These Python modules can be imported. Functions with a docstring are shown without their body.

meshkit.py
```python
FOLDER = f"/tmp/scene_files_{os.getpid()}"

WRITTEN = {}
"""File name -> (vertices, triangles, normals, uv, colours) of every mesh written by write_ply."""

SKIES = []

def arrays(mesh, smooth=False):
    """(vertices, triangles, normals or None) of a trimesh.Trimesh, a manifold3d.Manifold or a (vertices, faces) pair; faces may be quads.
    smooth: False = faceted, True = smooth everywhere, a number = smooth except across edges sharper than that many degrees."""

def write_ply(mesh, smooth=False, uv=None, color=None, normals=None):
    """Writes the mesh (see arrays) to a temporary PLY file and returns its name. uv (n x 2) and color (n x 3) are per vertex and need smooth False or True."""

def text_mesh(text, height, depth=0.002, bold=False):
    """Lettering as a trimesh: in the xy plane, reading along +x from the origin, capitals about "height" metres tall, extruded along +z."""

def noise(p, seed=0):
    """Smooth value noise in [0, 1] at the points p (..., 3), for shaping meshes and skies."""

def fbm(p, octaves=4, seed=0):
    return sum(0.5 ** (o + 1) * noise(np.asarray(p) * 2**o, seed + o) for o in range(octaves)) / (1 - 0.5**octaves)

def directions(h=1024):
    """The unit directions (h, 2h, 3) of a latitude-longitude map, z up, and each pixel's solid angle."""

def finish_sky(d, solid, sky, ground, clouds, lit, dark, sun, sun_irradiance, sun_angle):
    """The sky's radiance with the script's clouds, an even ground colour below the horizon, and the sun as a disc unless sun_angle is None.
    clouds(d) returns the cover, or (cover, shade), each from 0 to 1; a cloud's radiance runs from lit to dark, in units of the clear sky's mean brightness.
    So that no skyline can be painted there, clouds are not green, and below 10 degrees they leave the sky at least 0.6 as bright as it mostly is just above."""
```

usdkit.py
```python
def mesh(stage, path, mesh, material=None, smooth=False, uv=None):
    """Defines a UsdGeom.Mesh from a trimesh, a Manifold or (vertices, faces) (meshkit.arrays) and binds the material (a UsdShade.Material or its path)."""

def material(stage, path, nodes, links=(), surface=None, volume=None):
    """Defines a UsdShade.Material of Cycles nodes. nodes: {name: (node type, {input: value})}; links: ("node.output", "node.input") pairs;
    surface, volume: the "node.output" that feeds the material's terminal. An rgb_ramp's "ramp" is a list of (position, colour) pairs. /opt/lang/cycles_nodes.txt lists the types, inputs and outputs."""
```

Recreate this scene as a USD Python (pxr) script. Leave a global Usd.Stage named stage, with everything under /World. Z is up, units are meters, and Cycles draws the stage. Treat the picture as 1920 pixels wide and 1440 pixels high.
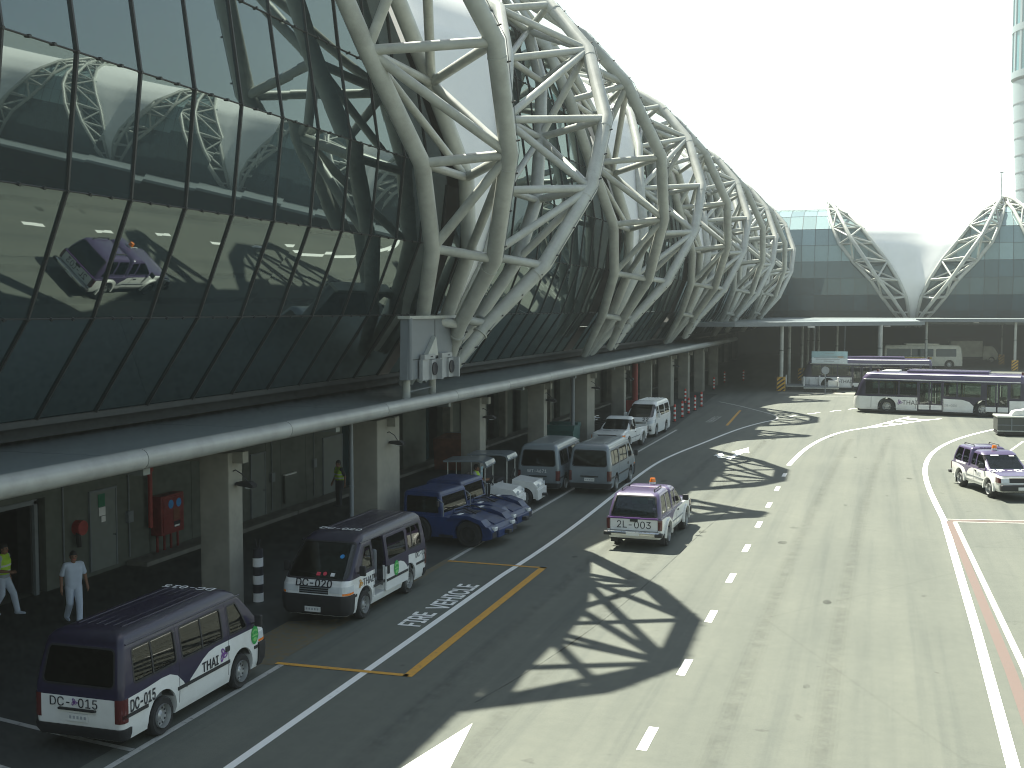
import math, random
import numpy as np
import trimesh, manifold3d, usdkit, meshkit
from shapely.geometry import Polygon, box as sbox, Point, LineString
from shapely import affinity
from pxr import Usd, UsdGeom, UsdLux, UsdShade, Gf, Sdf, Vt

rng = random.Random(7)
nrng = np.random.default_rng(7)
stage = Usd.Stage.CreateInMemory()
UsdGeom.SetStageUpAxis(stage, UsdGeom.Tokens.z)
UsdGeom.SetStageMetersPerUnit(stage, 1.0)
UsdGeom.Xform.Define(stage, '/World')
UsdGeom.Scope.Define(stage, '/World/Looks')

# ---------------------------------------------------------------- camera, sky, sun, exposure
YAW, PITCH = 0.3045, 0.0634
cam = UsdGeom.Camera.Define(stage, '/World/camera')
cam.CreateHorizontalApertureAttr(36.0)
cam.CreateVerticalApertureAttr(27.0)
cam.CreateFocalLengthAttr(36.0 * 2196 / 1920)
cam.CreateClippingRangeAttr(Gf.Vec2f(0.1, 5000))
cam.CreateExposureAttr(1.7)
fwd = Gf.Vec3d(-math.sin(YAW) * math.cos(PITCH), math.cos(YAW) * math.cos(PITCH), -math.sin(PITCH))
eye = Gf.Vec3d(0, 0, 7.23)
cam.AddTransformOp().Set(Gf.Matrix4d().SetLookAt(eye, eye + fwd, Gf.Vec3d(0, 0, 1)).GetInverse())

SUN = np.array([-0.445, 0.39, 1.0]); SUN /= np.linalg.norm(SUN)
ELEV, ROT = math.asin(SUN[2]), math.atan2(SUN[0], SUN[1])
sun = UsdLux.DistantLight.Define(stage, '/World/sun')
sun.CreateIntensityAttr(1.2)
sun.CreateNormalizeAttr(True)
sun.CreateAngleAttr(0.5)
sun.CreateColorAttr(Gf.Vec3f(1.0, 0.98, 0.85))
zax = Gf.Vec3d(*map(float, SUN)); xax = Gf.Cross(Gf.Vec3d(0, 0, 1), zax).GetNormalized(); yax = Gf.Cross(zax, xax)
sun.AddTransformOp().Set(Gf.Matrix4d(xax[0], xax[1], xax[2], 0, yax[0], yax[1], yax[2], 0, zax[0], zax[1], zax[2], 0, 0, 0, 0, 1))

sky = UsdLux.DomeLight.Define(stage, '/World/sky')
skymat = usdkit.material(stage, '/World/Looks/sky_air', {
    'tc': ('texture_coordinate', {}),
    'mp': ('mapping', {'scale': (1.0, 1.0, 2.4)}),
    'n': ('noise_texture', {'scale': 2.3, 'detail': 6, 'roughness': 0.55, 'distortion': 0.4}),
    'rm': ('rgb_ramp', {'ramp': [(0.0, (0, 0, 0)), (0.40, (0.05, 0.05, 0.05)), (0.66, (0.85, 0.85, 0.85)), (1.0, (1.0, 1.0, 1.0))]}),
    'sx': ('separate_xyz', {}),
    'hz': ('rgb_ramp', {'ramp': [(0.0, (1, 1, 1)), (0.20, (0.96, 0.96, 0.96)), (0.30, (0.74, 0.74, 0.74)), (0.42, (0.26, 0.26, 0.26)), (0.6, (0.1, 0.1, 0.1)), (1.0, (0.06, 0.06, 0.06))]}),
    'mxf': ('math', {'math_type': 'maximum'}), 'cl': ('math', {'math_type': 'multiply', 'value2': 0.35}),
    'sky': ('sky_texture', {'sky_type': 'single_scattering', 'sun_disc': False, 'sun_elevation': ELEV, 'sun_rotation': ROT, 'aerosol_density': 1.6}),
    'dt': ('vector_math', {'math_type': 'dot_product', 'vector2': tuple(map(float, SUN))}),
    'ph': ('map_range', {'from_min': -0.7, 'from_max': 0.4, 'to_min': 0.32, 'to_max': 0.87, 'clamp': False}),
    'hc': ('mix_color', {'blend_type': 'multiply', 'fac': 1.0, 'a': (5.35, 6.55, 6.15), 'use_clamp': False}),
    'n2': ('noise_texture', {'scale': 3.4, 'detail': 5, 'roughness': 0.55}), 'nr': ('map_range', {'from_min': 0.3, 'from_max': 0.7, 'to_min': 0.86, 'to_max': 1.08, 'clamp': False}), 'pm': ('math', {'math_type': 'multiply'}),
    'mix': ('mix_color', {'use_clamp': False}),
    'bg': ('background_shader', {'strength': 0.055}),
}, [('tc.generated', 'mp.vector'), ('mp.vector', 'n.vector'), ('n.fac', 'rm.fac'), ('tc.generated', 'sx.vector'), ('sx.z', 'hz.fac'),
    ('tc.generated', 'dt.vector1'), ('dt.value', 'ph.value'), ('mp.vector', 'n2.vector'), ('n2.fac', 'nr.value'), ('ph.result', 'pm.value1'), ('nr.result', 'pm.value2'), ('pm.value', 'hc.b'), ('hc.result', 'mix.b'), ('rm.color', 'cl.value1'), ('cl.value', 'mxf.value1'), ('hz.color', 'mxf.value2'), ('mxf.value', 'mix.fac'), ('sky.color', 'mix.a'), ('mix.result', 'bg.color')], surface='bg.background')
UsdShade.MaterialBindingAPI.Apply(sky.GetPrim()).Bind(skymat)
sky.GetPrim().SetCustomDataByKey('kind', 'structure')
sky.GetPrim().SetCustomDataByKey('label', 'bright hazy white overcast sky over the airport')

# ---------------------------------------------------------------- materials
M = {}
def mat(name, color, rough=0.5, metal=0.0, vary=0.12, scale=3.0, bump=0.0, bscale=40.0, coat=0.0, ior=1.5, spec=0.5, stretch=None, dirt=None):
    nodes = {'g': ('texture_coordinate', {}), 'mp': ('mapping', {'scale': stretch or (1, 1, 1)}),
             'n': ('noise_texture', {'scale': scale, 'detail': 5, 'roughness': 0.6}),
             'r': ('rgb_ramp', {'ramp': [(0.25, tuple(c * (1 - vary) for c in color)), (0.75, tuple(min(1, c * (1 + vary)) for c in color))]}),
             'p': ('principled_bsdf', {'roughness': rough, 'metallic': metal, 'coat_weight': coat, 'ior': ior, 'specular_ior_level': spec})}
    links = [('g.object', 'mp.vector'), ('mp.vector', 'n.vector'), ('n.fac', 'r.fac')]
    last = 'r.color'
    if dirt:
        nodes['n2'] = ('noise_texture', {'scale': scale * 0.35, 'detail': 6, 'roughness': 0.7})
        nodes['r2'] = ('rgb_ramp', {'ramp': [(0.45, (0, 0, 0)), (0.72, (1, 1, 1))]})
        nodes['mx'] = ('mix_color', {'b': dirt})
        links += [('mp.vector', 'n2.vector'), ('n2.fac', 'r2.fac'), ('r2.color', 'mx.fac'), (last, 'mx.a')]
        last = 'mx.result'
    links.append((last, 'p.base_color'))
    if bump:
        nodes['bn'] = ('noise_texture', {'scale': bscale, 'detail': 3})
        nodes['b'] = ('bump', {'strength': bump, 'distance': 0.01})
        links += [('mp.vector', 'bn.vector'), ('bn.fac', 'b.height'), ('b.normal', 'p.normal')]
    M[name] = usdkit.material(stage, '/World/Looks/' + name, nodes, links, surface='p.BSDF')
    return M[name]

# asphalt: blotches, streaks along the lanes, cracks, grain
M['asphalt'] = usdkit.material(stage, '/World/Looks/asphalt', {
    'g': ('geometry', {}),
    'm1': ('mapping', {'scale': (1.0, 0.05, 1.0)}), 'n1': ('noise_texture', {'scale': 0.9, 'detail': 5, 'roughness': 0.6}),
    'n2': ('noise_texture', {'scale': 0.16, 'detail': 6, 'roughness': 0.62}),
    'n3': ('noise_texture', {'scale': 26.0, 'detail': 4, 'roughness': 0.7}),
    'n5': ('noise_texture', {'scale': 3.2, 'detail': 5, 'roughness': 0.7}),
    'a': ('mix_float', {'fac': 0.45}), 'b': ('mix_float', {'fac': 0.22}), 'b5': ('mix_float', {'fac': 0.2}),
    'r': ('rgb_ramp', {'ramp': [(0.32, (0.074, 0.082, 0.071)), (0.5, (0.101, 0.109, 0.092)), (0.68, (0.132, 0.138, 0.114))]}),
    'v': ('voronoi_texture', {'scale': 0.07, 'feature': 'distance_to_edge'}),
    'nw': ('noise_texture', {'scale': 0.5, 'detail': 5, 'roughness': 0.65}), 'mv': ('mix_vector', {'fac': 0.008}),
    'vr': ('rgb_ramp', {'ramp': [(0.0, (0.85, 0.85, 0.85)), (0.0008, (0.9, 0.9, 0.9)), (0.0015, (1, 1, 1)), (1.0, (1, 1, 1))]}),
    'sp': ('noise_texture', {'scale': 1.4, 'detail': 3, 'roughness': 0.5}),
    'spr': ('rgb_ramp', {'ramp': [(0.0, (0.55, 0.55, 0.55)), (0.25, (0.62, 0.62, 0.62)), (0.30, (1, 1, 1)), (1.0, (1, 1, 1))]}),
    'm6': ('mapping', {'scale': (1.0, 0.018, 1.0)}), 'n6': ('noise_texture', {'scale': 1.7, 'detail': 4, 'roughness': 0.65}), 'r6': ('rgb_ramp', {'ramp': [(0.30, (0.80, 0.82, 0.84)), (0.48, (1, 1, 1)), (0.75, (1.05, 1.045, 1.03))]}), 'mul6': ('mix_color', {'blend_type': 'multiply', 'fac': 1.0, 'use_clamp': False}),
    'mul': ('mix_color', {'blend_type': 'multiply', 'fac': 0.6}), 'mul2': ('mix_color', {'blend_type': 'multiply', 'fac': 0.8}),
    'bp': ('bump', {'strength': 0.35, 'distance': 0.01}), 'p': ('principled_bsdf', {'roughness': 0.86, 'specular_ior_level': 0.3}),
}, [('g.position', 'm1.vector'), ('m1.vector', 'n1.vector'), ('g.position', 'n2.vector'), ('g.position', 'n3.vector'), ('g.position', 'n5.vector'),
    ('n1.fac', 'a.a'), ('n2.fac', 'a.b'), ('a.result', 'b.a'), ('n3.fac', 'b.b'), ('b.result', 'b5.a'), ('n5.fac', 'b5.b'), ('b5.result', 'r.fac'),
    ('g.position', 'nw.vector'), ('g.position', 'v.vector'), ('v.distance', 'vr.fac'), ('g.position', 'sp.vector'), ('sp.fac', 'spr.fac'),
    ('r.color', 'mul.a'), ('vr.color', 'mul.b'), ('mul.result', 'mul2.a'), ('spr.color', 'mul2.b'), ('g.position', 'm6.vector'), ('m6.vector', 'n6.vector'), ('n6.fac', 'r6.fac'), ('mul2.result', 'mul6.a'), ('r6.color', 'mul6.b'), ('mul6.result', 'p.base_color'),
    ('n3.fac', 'bp.height'), ('bp.normal', 'p.normal')], surface='p.BSDF')

def paint(name, color, wear=0.5):
    M[name] = usdkit.material(stage, '/World/Looks/' + name, {
        'g': ('geometry', {}), 'n': ('noise_texture', {'scale': 7.0, 'detail': 8, 'roughness': 0.75}),
        'r': ('rgb_ramp', {'ramp': [(wear - 0.22, (0.09, 0.095, 0.08)), (wear - 0.02, color), (1.0, color)]}),
        'p': ('principled_bsdf', {'roughness': 0.75})},
        [('g.position', 'n.vector'), ('n.fac', 'r.fac'), ('r.color', 'p.base_color')], surface='p.BSDF')
paint('road_white', (0.72, 0.72, 0.68), 0.42)
paint('road_worn_white', (0.40, 0.40, 0.37), 0.5)
paint('road_yellow', (0.52, 0.27, 0.03), 0.48)
paint('road_worn_yellow', (0.13, 0.095, 0.035), 0.62)
paint('road_red', (0.118, 0.082, 0.069), 0.47)

def film(name, color, cover):
    M[name] = usdkit.material(stage, '/World/Looks/' + name, {'g': ('geometry', {}), 'n': ('noise_texture', {'scale': 2.2, 'detail': 7, 'roughness': 0.75}), 'r': ('rgb_ramp', {'ramp': [(0.32, (0, 0, 0)), (0.7, (cover, cover, cover))]}),
        'd': ('diffuse_bsdf', {'color': color}), 't': ('transparent_bsdf', {}), 'm': ('mix_closure', {})}, [('g.position', 'n.vector'), ('n.fac', 'r.fac'), ('r.color', 'm.fac'), ('t.BSDF', 'm.closure1'), ('d.BSDF', 'm.closure2')], surface='m.closure')
film('stain_dark', (0.03, 0.031, 0.03), 0.45); film('tyre_dark', (0.04, 0.042, 0.04), 0.055); film('joint_dark', (0.04, 0.042, 0.04), 0.4)
mat('steel_white', (0.39, 0.405, 0.365), 0.4, vary=0.14, scale=1.6, dirt=(0.27, 0.28, 0.25))
mat('pipe_white', (0.29, 0.30, 0.28), 0.38, vary=0.1, scale=2, coat=0.15, dirt=(0.21, 0.215, 0.2))
mat('mullion_dark', (0.016, 0.018, 0.018), 0.5)
mat('clip_dark', (0.02, 0.022, 0.022), 0.5)
mat('canopy_grey', (0.19, 0.22, 0.22), 0.4, vary=0.16, scale=0.8, stretch=(1, 0.15, 1), metal=0.25)
mat('concrete', (0.23, 0.225, 0.185), 0.85, vary=0.15, scale=1.4, bump=0.3, dirt=(0.15, 0.148, 0.122))
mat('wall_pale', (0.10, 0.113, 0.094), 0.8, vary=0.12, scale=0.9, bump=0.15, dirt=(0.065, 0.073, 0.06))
mat('wall_door', (0.15, 0.17, 0.155), 0.5, vary=0.05)
mat('kerb_grey', (0.15, 0.15, 0.13), 0.85, vary=0.15)
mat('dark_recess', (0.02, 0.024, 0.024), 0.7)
mat('dark_glass', (0.012, 0.03, 0.034), 0.06, vary=0.3, spec=0.6)
mat('sill_dark', (0.03, 0.034, 0.032), 0.6)
mat('steel_grey', (0.15, 0.17, 0.18), 0.45, vary=0.06)
mat('signal_grey', (0.30, 0.315, 0.31), 0.5)
mat('lamp_white', (0.62, 0.63, 0.6), 0.4)
mat('black_plastic', (0.012, 0.012, 0.013), 0.55)
mat('rubber', (0.018, 0.018, 0.018), 0.85, vary=0.3, scale=8)
mat('rim_steel', (0.42, 0.43, 0.42), 0.35, metal=0.6, vary=0.12)
mat('chrome', (0.7, 0.7, 0.7), 0.15, metal=1.0, vary=0.03)
mat('car_white', (0.70, 0.71, 0.68), 0.3, vary=0.035, coat=0.5, dirt=(0.62, 0.62, 0.58))
mat('car_silver', (0.17, 0.20, 0.215), 0.34, metal=0.3, vary=0.05, coat=0.4)
mat('car_purple_dark', (0.013, 0.010, 0.028), 0.36, vary=0.1, coat=0.2)
mat('car_purple', (0.065, 0.048, 0.105), 0.3, vary=0.08, coat=0.6)
mat('car_blue', (0.006, 0.023, 0.092), 0.45, vary=0.3, coat=0.1, scale=4, dirt=(0.008, 0.016, 0.045))
mat('seat_grey', (0.10, 0.11, 0.12), 0.8)
mat('seat_green', (0.10, 0.22, 0.17), 0.8)
mat('ink_black', (0.015, 0.015, 0.02), 0.5)
mat('ink_white', (0.7, 0.7, 0.68), 0.5)
mat('ink_grey', (0.3, 0.32, 0.33), 0.5)
mat('logo_purple', (0.16, 0.06, 0.24), 0.4)
mat('logo_gold', (0.55, 0.27, 0.04), 0.4)
mat('sticker_green', (0.02, 0.30, 0.06), 0.4)
mat('sticker_lime', (0.20, 0.50, 0.16), 0.4)
mat('sticker_blue', (0.03, 0.22, 0.5), 0.4)
mat('sticker_red', (0.55, 0.05, 0.08), 0.4)
mat('lamp_red', (0.065, 0.012, 0.011), 0.15, vary=0.1, coat=0.6)
mat('lamp_amber', (0.75, 0.19, 0.015), 0.2, vary=0.1, coat=0.5)
mat('lamp_clear', (0.55, 0.58, 0.58), 0.12, vary=0.1, coat=0.8)
mat('bollard_red', (0.50, 0.035, 0.025), 0.5)
mat('bollard_white', (0.7, 0.7, 0.67), 0.5)
mat('pipe_red', (0.26, 0.022, 0.017), 0.5)
mat('cabinet_red', (0.15, 0.012, 0.011), 0.45)
mat('stripe_yellow', (0.62, 0.34, 0.03), 0.55)
mat('sign_green', (0.0, 0.13, 0.06), 0.5)
mat('bin_green', (0.02, 0.075, 0.065), 0.55)
mat('rust_brown', (0.15, 0.055, 0.03), 0.8, vary=0.3)
mat('skin_tan', (0.23, 0.115, 0.07), 0.6)
mat('hair_black', (0.012, 0.01, 0.01), 0.6)
mat('cloth_white', (0.50, 0.57, 0.68), 0.85, vary=0.06, scale=6)
mat('cloth_grey', (0.33, 0.37, 0.40), 0.85)
mat('cloth_dark', (0.03, 0.035, 0.04), 0.85)
mat('vest_lime', (0.42, 0.68, 0.04), 0.7)
mat('vest_band', (0.62, 0.64, 0.6), 0.4)
mat('billboard_blue', (0.34, 0.5, 0.52), 0.5, vary=0.25, scale=0.8)
mat('billboard_white', (0.6, 0.66, 0.66), 0.5)
mat('coach_cream', (0.62, 0.61, 0.50), 0.4)
mat('coach_yellow', (0.6, 0.42, 0.03), 0.4)
mat('tower_concrete', (0.24, 0.30, 0.315), 0.7)
mat('tower_glass', (0.10, 0.26, 0.29), 0.15)
mat('cart_grey', (0.05, 0.055, 0.05), 0.5)

# fabric: pale, lets some light through
M['fabric'] = usdkit.material(stage, '/World/Looks/fabric', {
    'g': ('geometry', {}), 'n': ('noise_texture', {'scale': 0.5, 'detail': 4}),
    'r': ('rgb_ramp', {'ramp': [(0.2, (0.84, 0.85, 0.82)), (0.8, (0.9, 0.91, 0.88))]}),
    'd': ('principled_bsdf', {'roughness': 0.6}), 't': ('translucent_bsdf', {}), 'm': ('mix_closure', {'fac': 0.15})},
    [('g.position', 'n.vector'), ('n.fac', 'r.fac'), ('r.color', 'd.base_color'), ('r.color', 't.color'), ('d.BSDF', 'm.closure1'), ('t.BSDF', 'm.closure2')], surface='m.closure')
# coated facade glass (dark interior behind a reflecting coat)
def facade(name, base, ior, frit=0.0):
    M[name] = usdkit.material(stage, '/World/Looks/' + name, {
        'f': ('fresnel', {'IOR': ior}), 'g': ('glossy_bsdf', {'color': (0.80, 0.93, 0.90), 'roughness': 0.012}),
        'o': ('object_info', {}), 'r': ('rgb_ramp', {'ramp': [(0, tuple(c * 0.75 for c in base)), (1, tuple(c * 1.25 for c in base))]}),
        'd': ('diffuse_bsdf', {}), 'm': ('mix_closure', {})},
        [('f.fac', 'm.fac'), ('o.random', 'r.fac'), ('r.color', 'd.color'), ('d.BSDF', 'm.closure1'), ('g.BSDF', 'm.closure2')], surface='m.closure')
facade('facade_glass', (0.008, 0.014, 0.016), 2.4)
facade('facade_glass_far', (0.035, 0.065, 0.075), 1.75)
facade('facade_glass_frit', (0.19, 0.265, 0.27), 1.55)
# vehicle glazing: see-through pane
M['car_glass'] = usdkit.material(stage, '/World/Looks/car_glass', {
    'f': ('fresnel', {'IOR': 1.5}), 'g': ('glossy_bsdf', {'color': (0.95, 0.97, 0.96), 'roughness': 0.01}), 't': ('transparent_bsdf', {'color': (0.5, 0.56, 0.53)}), 'm': ('mix_closure', {})},
    [('f.fac', 'm.fac'), ('t.BSDF', 'm.closure1'), ('g.BSDF', 'm.closure2')], surface='m.closure')
M['tint_glass'] = usdkit.material(stage, '/World/Looks/tint_glass', {
    'f': ('fresnel', {'IOR': 1.55}), 'g': ('glossy_bsdf', {'color': (0.95, 0.97, 0.96), 'roughness': 0.012}), 't': ('transparent_bsdf', {'color': (0.16, 0.2, 0.2)}), 'm': ('mix_closure', {})},
    [('f.fac', 'm.fac'), ('t.BSDF', 'm.closure1'), ('g.BSDF', 'm.closure2')], surface='m.closure')

# ---------------------------------------------------------------- scene helpers
used = {}
def uniq(parent, name):
    k = (parent, name); n = used.get(k, 0); used[k] = n + 1
    return f'{parent}/{name}' if n == 0 else f'{parent}/{name}_{n:03d}'
def pathof(p): return '/World' if p is None else (p if isinstance(p, str) else str(p.GetPath()))
def tag(o, label=None, cat=None, group=None, kind=None):
    for k, v in (('label', label), ('category', cat), ('group', group), ('kind', kind)):
        if v: o.SetCustomDataByKey(k, v)
    return o
def thing(name, label, cat, loc=(0, 0, 0), rz=0.0, group=None, kind=None, parent=None):
    x = UsdGeom.Xform.Define(stage, uniq(pathof(parent), name))
    x.AddTranslateOp().Set(Gf.Vec3d(*map(float, loc)))
    if rz: x.AddRotateZOp().Set(float(rz))
    return tag(x.GetPrim(), label, cat, group, kind)
def obj(name, mesh, m, parent=None, smooth=False, label=None, kind=None, cat=None, group=None):
    p = usdkit.mesh(stage, uniq(pathof(parent), name), mesh, M[m] if isinstance(m, str) else m, smooth=smooth).GetPrim()
    return tag(p, label, cat, group, kind)
def copy(src, loc, rz=0.0, label=None, group=None, cat=None):
    base = src.GetName().rstrip('0123456789').rstrip('_') if src.GetName()[-3:].isdigit() else src.GetName()
    d = src.GetCustomData()
    r = thing(base, label or d.get('label'), cat or d.get('category'), loc, rz, group or d.get('group'))
    r.GetReferences().AddInternalReference(src.GetPath())
    r.SetInstanceable(True)
    return r

def cat_(ms): return trimesh.util.concatenate([m for m in ms if m is not None])
def bx(x0, x1, y0, y1, z0, z1):
    b = trimesh.creation.box((x1 - x0, y1 - y0, z1 - z0)); b.apply_translation(((x0 + x1) / 2, (y0 + y1) / 2, (z0 + z1) / 2)); return b
def tm(mf):
    m = mf.to_mesh(); return trimesh.Trimesh(m.vert_properties[:, :3], m.tri_verts, process=False)
def mani(t):
    t = trimesh.Trimesh(t.vertices, t.faces, process=True); t.merge_vertices()
    return manifold3d.Manifold(manifold3d.Mesh(np.asarray(t.vertices, np.float32), np.asarray(t.faces, np.uint32)))
def rbox(x0, x1, y0, y1, z0, z1, r=0.03):
    s = manifold3d.Manifold.sphere(r, 8)
    return manifold3d.Manifold.batch_hull([s.translate((x, y, z)) for x in (x0 + r, x1 - r) for y in (y0 + r, y1 - r) for z in (z0 + r, z1 - r)])
def prism(poly, axis, c0, c1):
    """Manifold: polygon in (y,z) along x, (x,z) along y or (x,y) along z."""
    if hasattr(poly, 'geoms'): return manifold3d.Manifold.batch_boolean([prism(q, axis, c0, c1) for q in poly.geoms], manifold3d.OpType.Add)
    p = poly if isinstance(poly, Polygon) else Polygon(poly)
    t = trimesh.creation.extrude_polygon(p, c1 - c0, engine='earcut')
    v = np.array(t.vertices); v[:, 2] += c0; f = np.array(t.faces)
    if axis == 'x': v = v[:, [2, 0, 1]]
    elif axis == 'y': v = v[:, [0, 2, 1]]; f = f[:, ::-1]
    return mani(trimesh.Trimesh(v, f, process=False))
def cyl(p0, p1, r, n=14, r1=None):
    p0, p1 = np.array(p0, float), np.array(p1, float); d = p1 - p0; L = np.linalg.norm(d); d /= L
    a = np.array([0, 0, 1.0]) if abs(d[2]) < 0.9 else np.array([1.0, 0, 0]); u = np.cross(a, d); u /= np.linalg.norm(u); w = np.cross(d, u)
    t = np.arange(n) * 2 * np.pi / n; ring = np.outer(np.cos(t), u) + np.outer(np.sin(t), w); r1 = r if r1 is None else r1
    v = np.vstack([p0 + r * ring, p1 + r1 * ring, [p0], [p1]]); i = np.arange(n); j = (i + 1) % n
    f = np.vstack([np.c_[i, j, j + n], np.c_[i, j + n, i + n], np.c_[j, i, np.full(n, 2 * n)], np.c_[i + n, j + n, np.full(n, 2 * n + 1)]])
    return trimesh.Trimesh(v, f, process=False)
def tube(pts, r, n=14, caps=True):
    pts = np.asarray(pts, float); k = len(pts); rings = []; d = np.diff(pts, axis=0); d /= np.linalg.norm(d, axis=1)[:, None]
    a = np.array([0, 1.0, 0]) if abs(d[0][1]) < 0.8 else np.array([1.0, 0, 0]); u = a - d[0] * (a @ d[0]); u /= np.linalg.norm(u)
    t = np.arange(n) * 2 * np.pi / n; rr = np.broadcast_to(r, k)
    for i in range(k):
        di = d[0] if i == 0 else d[-1] if i == k - 1 else d[i - 1] + d[i]; di = di / np.linalg.norm(di); s = d[min(i, k - 2)]
        seg = d[max(i - 1, 0)]
        if i: u = u - seg * (u @ seg); u /= np.linalg.norm(u)
        w = np.cross(seg, u); ring = np.outer(np.cos(t), u) + np.outer(np.sin(t), w)
        ring = ring - np.outer((ring @ di) / max(seg @ di, 0.3), seg)      # onto the mitre plane
        rings.append(pts[i] + rr[i] * ring)
    v = np.vstack(rings + [[pts[0]], [pts[-1]]]); f = []; i = np.arange(n); j = (i + 1) % n
    for q in range(k - 1): f += [np.c_[i + q * n, j + q * n, j + q * n + n], np.c_[i + q * n, j + q * n + n, i + q * n + n]]
    if caps: f += [np.c_[j, i, np.full(n, k * n)], np.c_[i + (k - 1) * n, j + (k - 1) * n, np.full(n, k * n + 1)]]
    return trimesh.Trimesh(v, np.vstack(f), process=False)
def text(txt, h, pos, right, up, depth=0.004, bold=False, stretch=1.0):
    t = meshkit.text_mesh(txt, h, depth, bold); b = t.bounds; t.apply_translation([-(b[0][0] + b[1][0]) / 2, -(b[0][1] + b[1][1]) / 2, 0])
    v = np.array(t.vertices); R = np.array(right, float); U = np.array(up, float); R /= np.linalg.norm(R); U /= np.linalg.norm(U); N = np.cross(R, U)
    return trimesh.Trimesh(np.asarray(pos) + np.outer(v[:, 0] * stretch, R) + np.outer(v[:, 1], U) + np.outer(v[:, 2], N), t.faces, process=False)
def flat(poly, pos, right, up, depth=0.004):
    t = trimesh.creation.extrude_polygon(poly, depth, engine='earcut'); v = np.array(t.vertices); R = np.array(right, float); U = np.array(up, float)
    R /= np.linalg.norm(R); U /= np.linalg.norm(U); N = np.cross(R, U)
    return trimesh.Trimesh(np.asarray(pos) + np.outer(v[:, 0], R) + np.outer(v[:, 1], U) + np.outer(v[:, 2], N), t.faces, process=False)
def disc(r, n=28): return Point(0, 0).buffer(r, n // 4)
def sheet(poly, z):
    v, f = trimesh.creation.triangulate_polygon(poly, engine='earcut')
    f = np.asarray(f); v = np.c_[v, np.full(len(v), z)]
    a = np.cross(v[f[:, 1]] - v[f[:, 0]], v[f[:, 2]] - v[f[:, 0]])[:, 2]; f[a < 0] = f[a < 0][:, ::-1]
    return trimesh.Trimesh(v, f, process=False)
def strip(pts, w, z=0.004):
    return sheet(LineString(pts).buffer(w / 2, cap_style=2, join_style=1), z)
def rotz(m, deg, c=(0, 0)):
    m = m.copy(); m.apply_transform(trimesh.transformations.rotation_matrix(math.radians(deg), (0, 0, 1), (c[0], c[1], 0))); return m
def spline(pts, n=8):
    from scipy.interpolate import CubicSpline
    p = np.array(pts, float); s = np.r_[0, np.cumsum(np.linalg.norm(np.diff(p, axis=0), axis=1))]; c = CubicSpline(s, p)
    return c(np.linspace(0, s[-1], (len(p) - 1) * n + 1))

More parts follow.
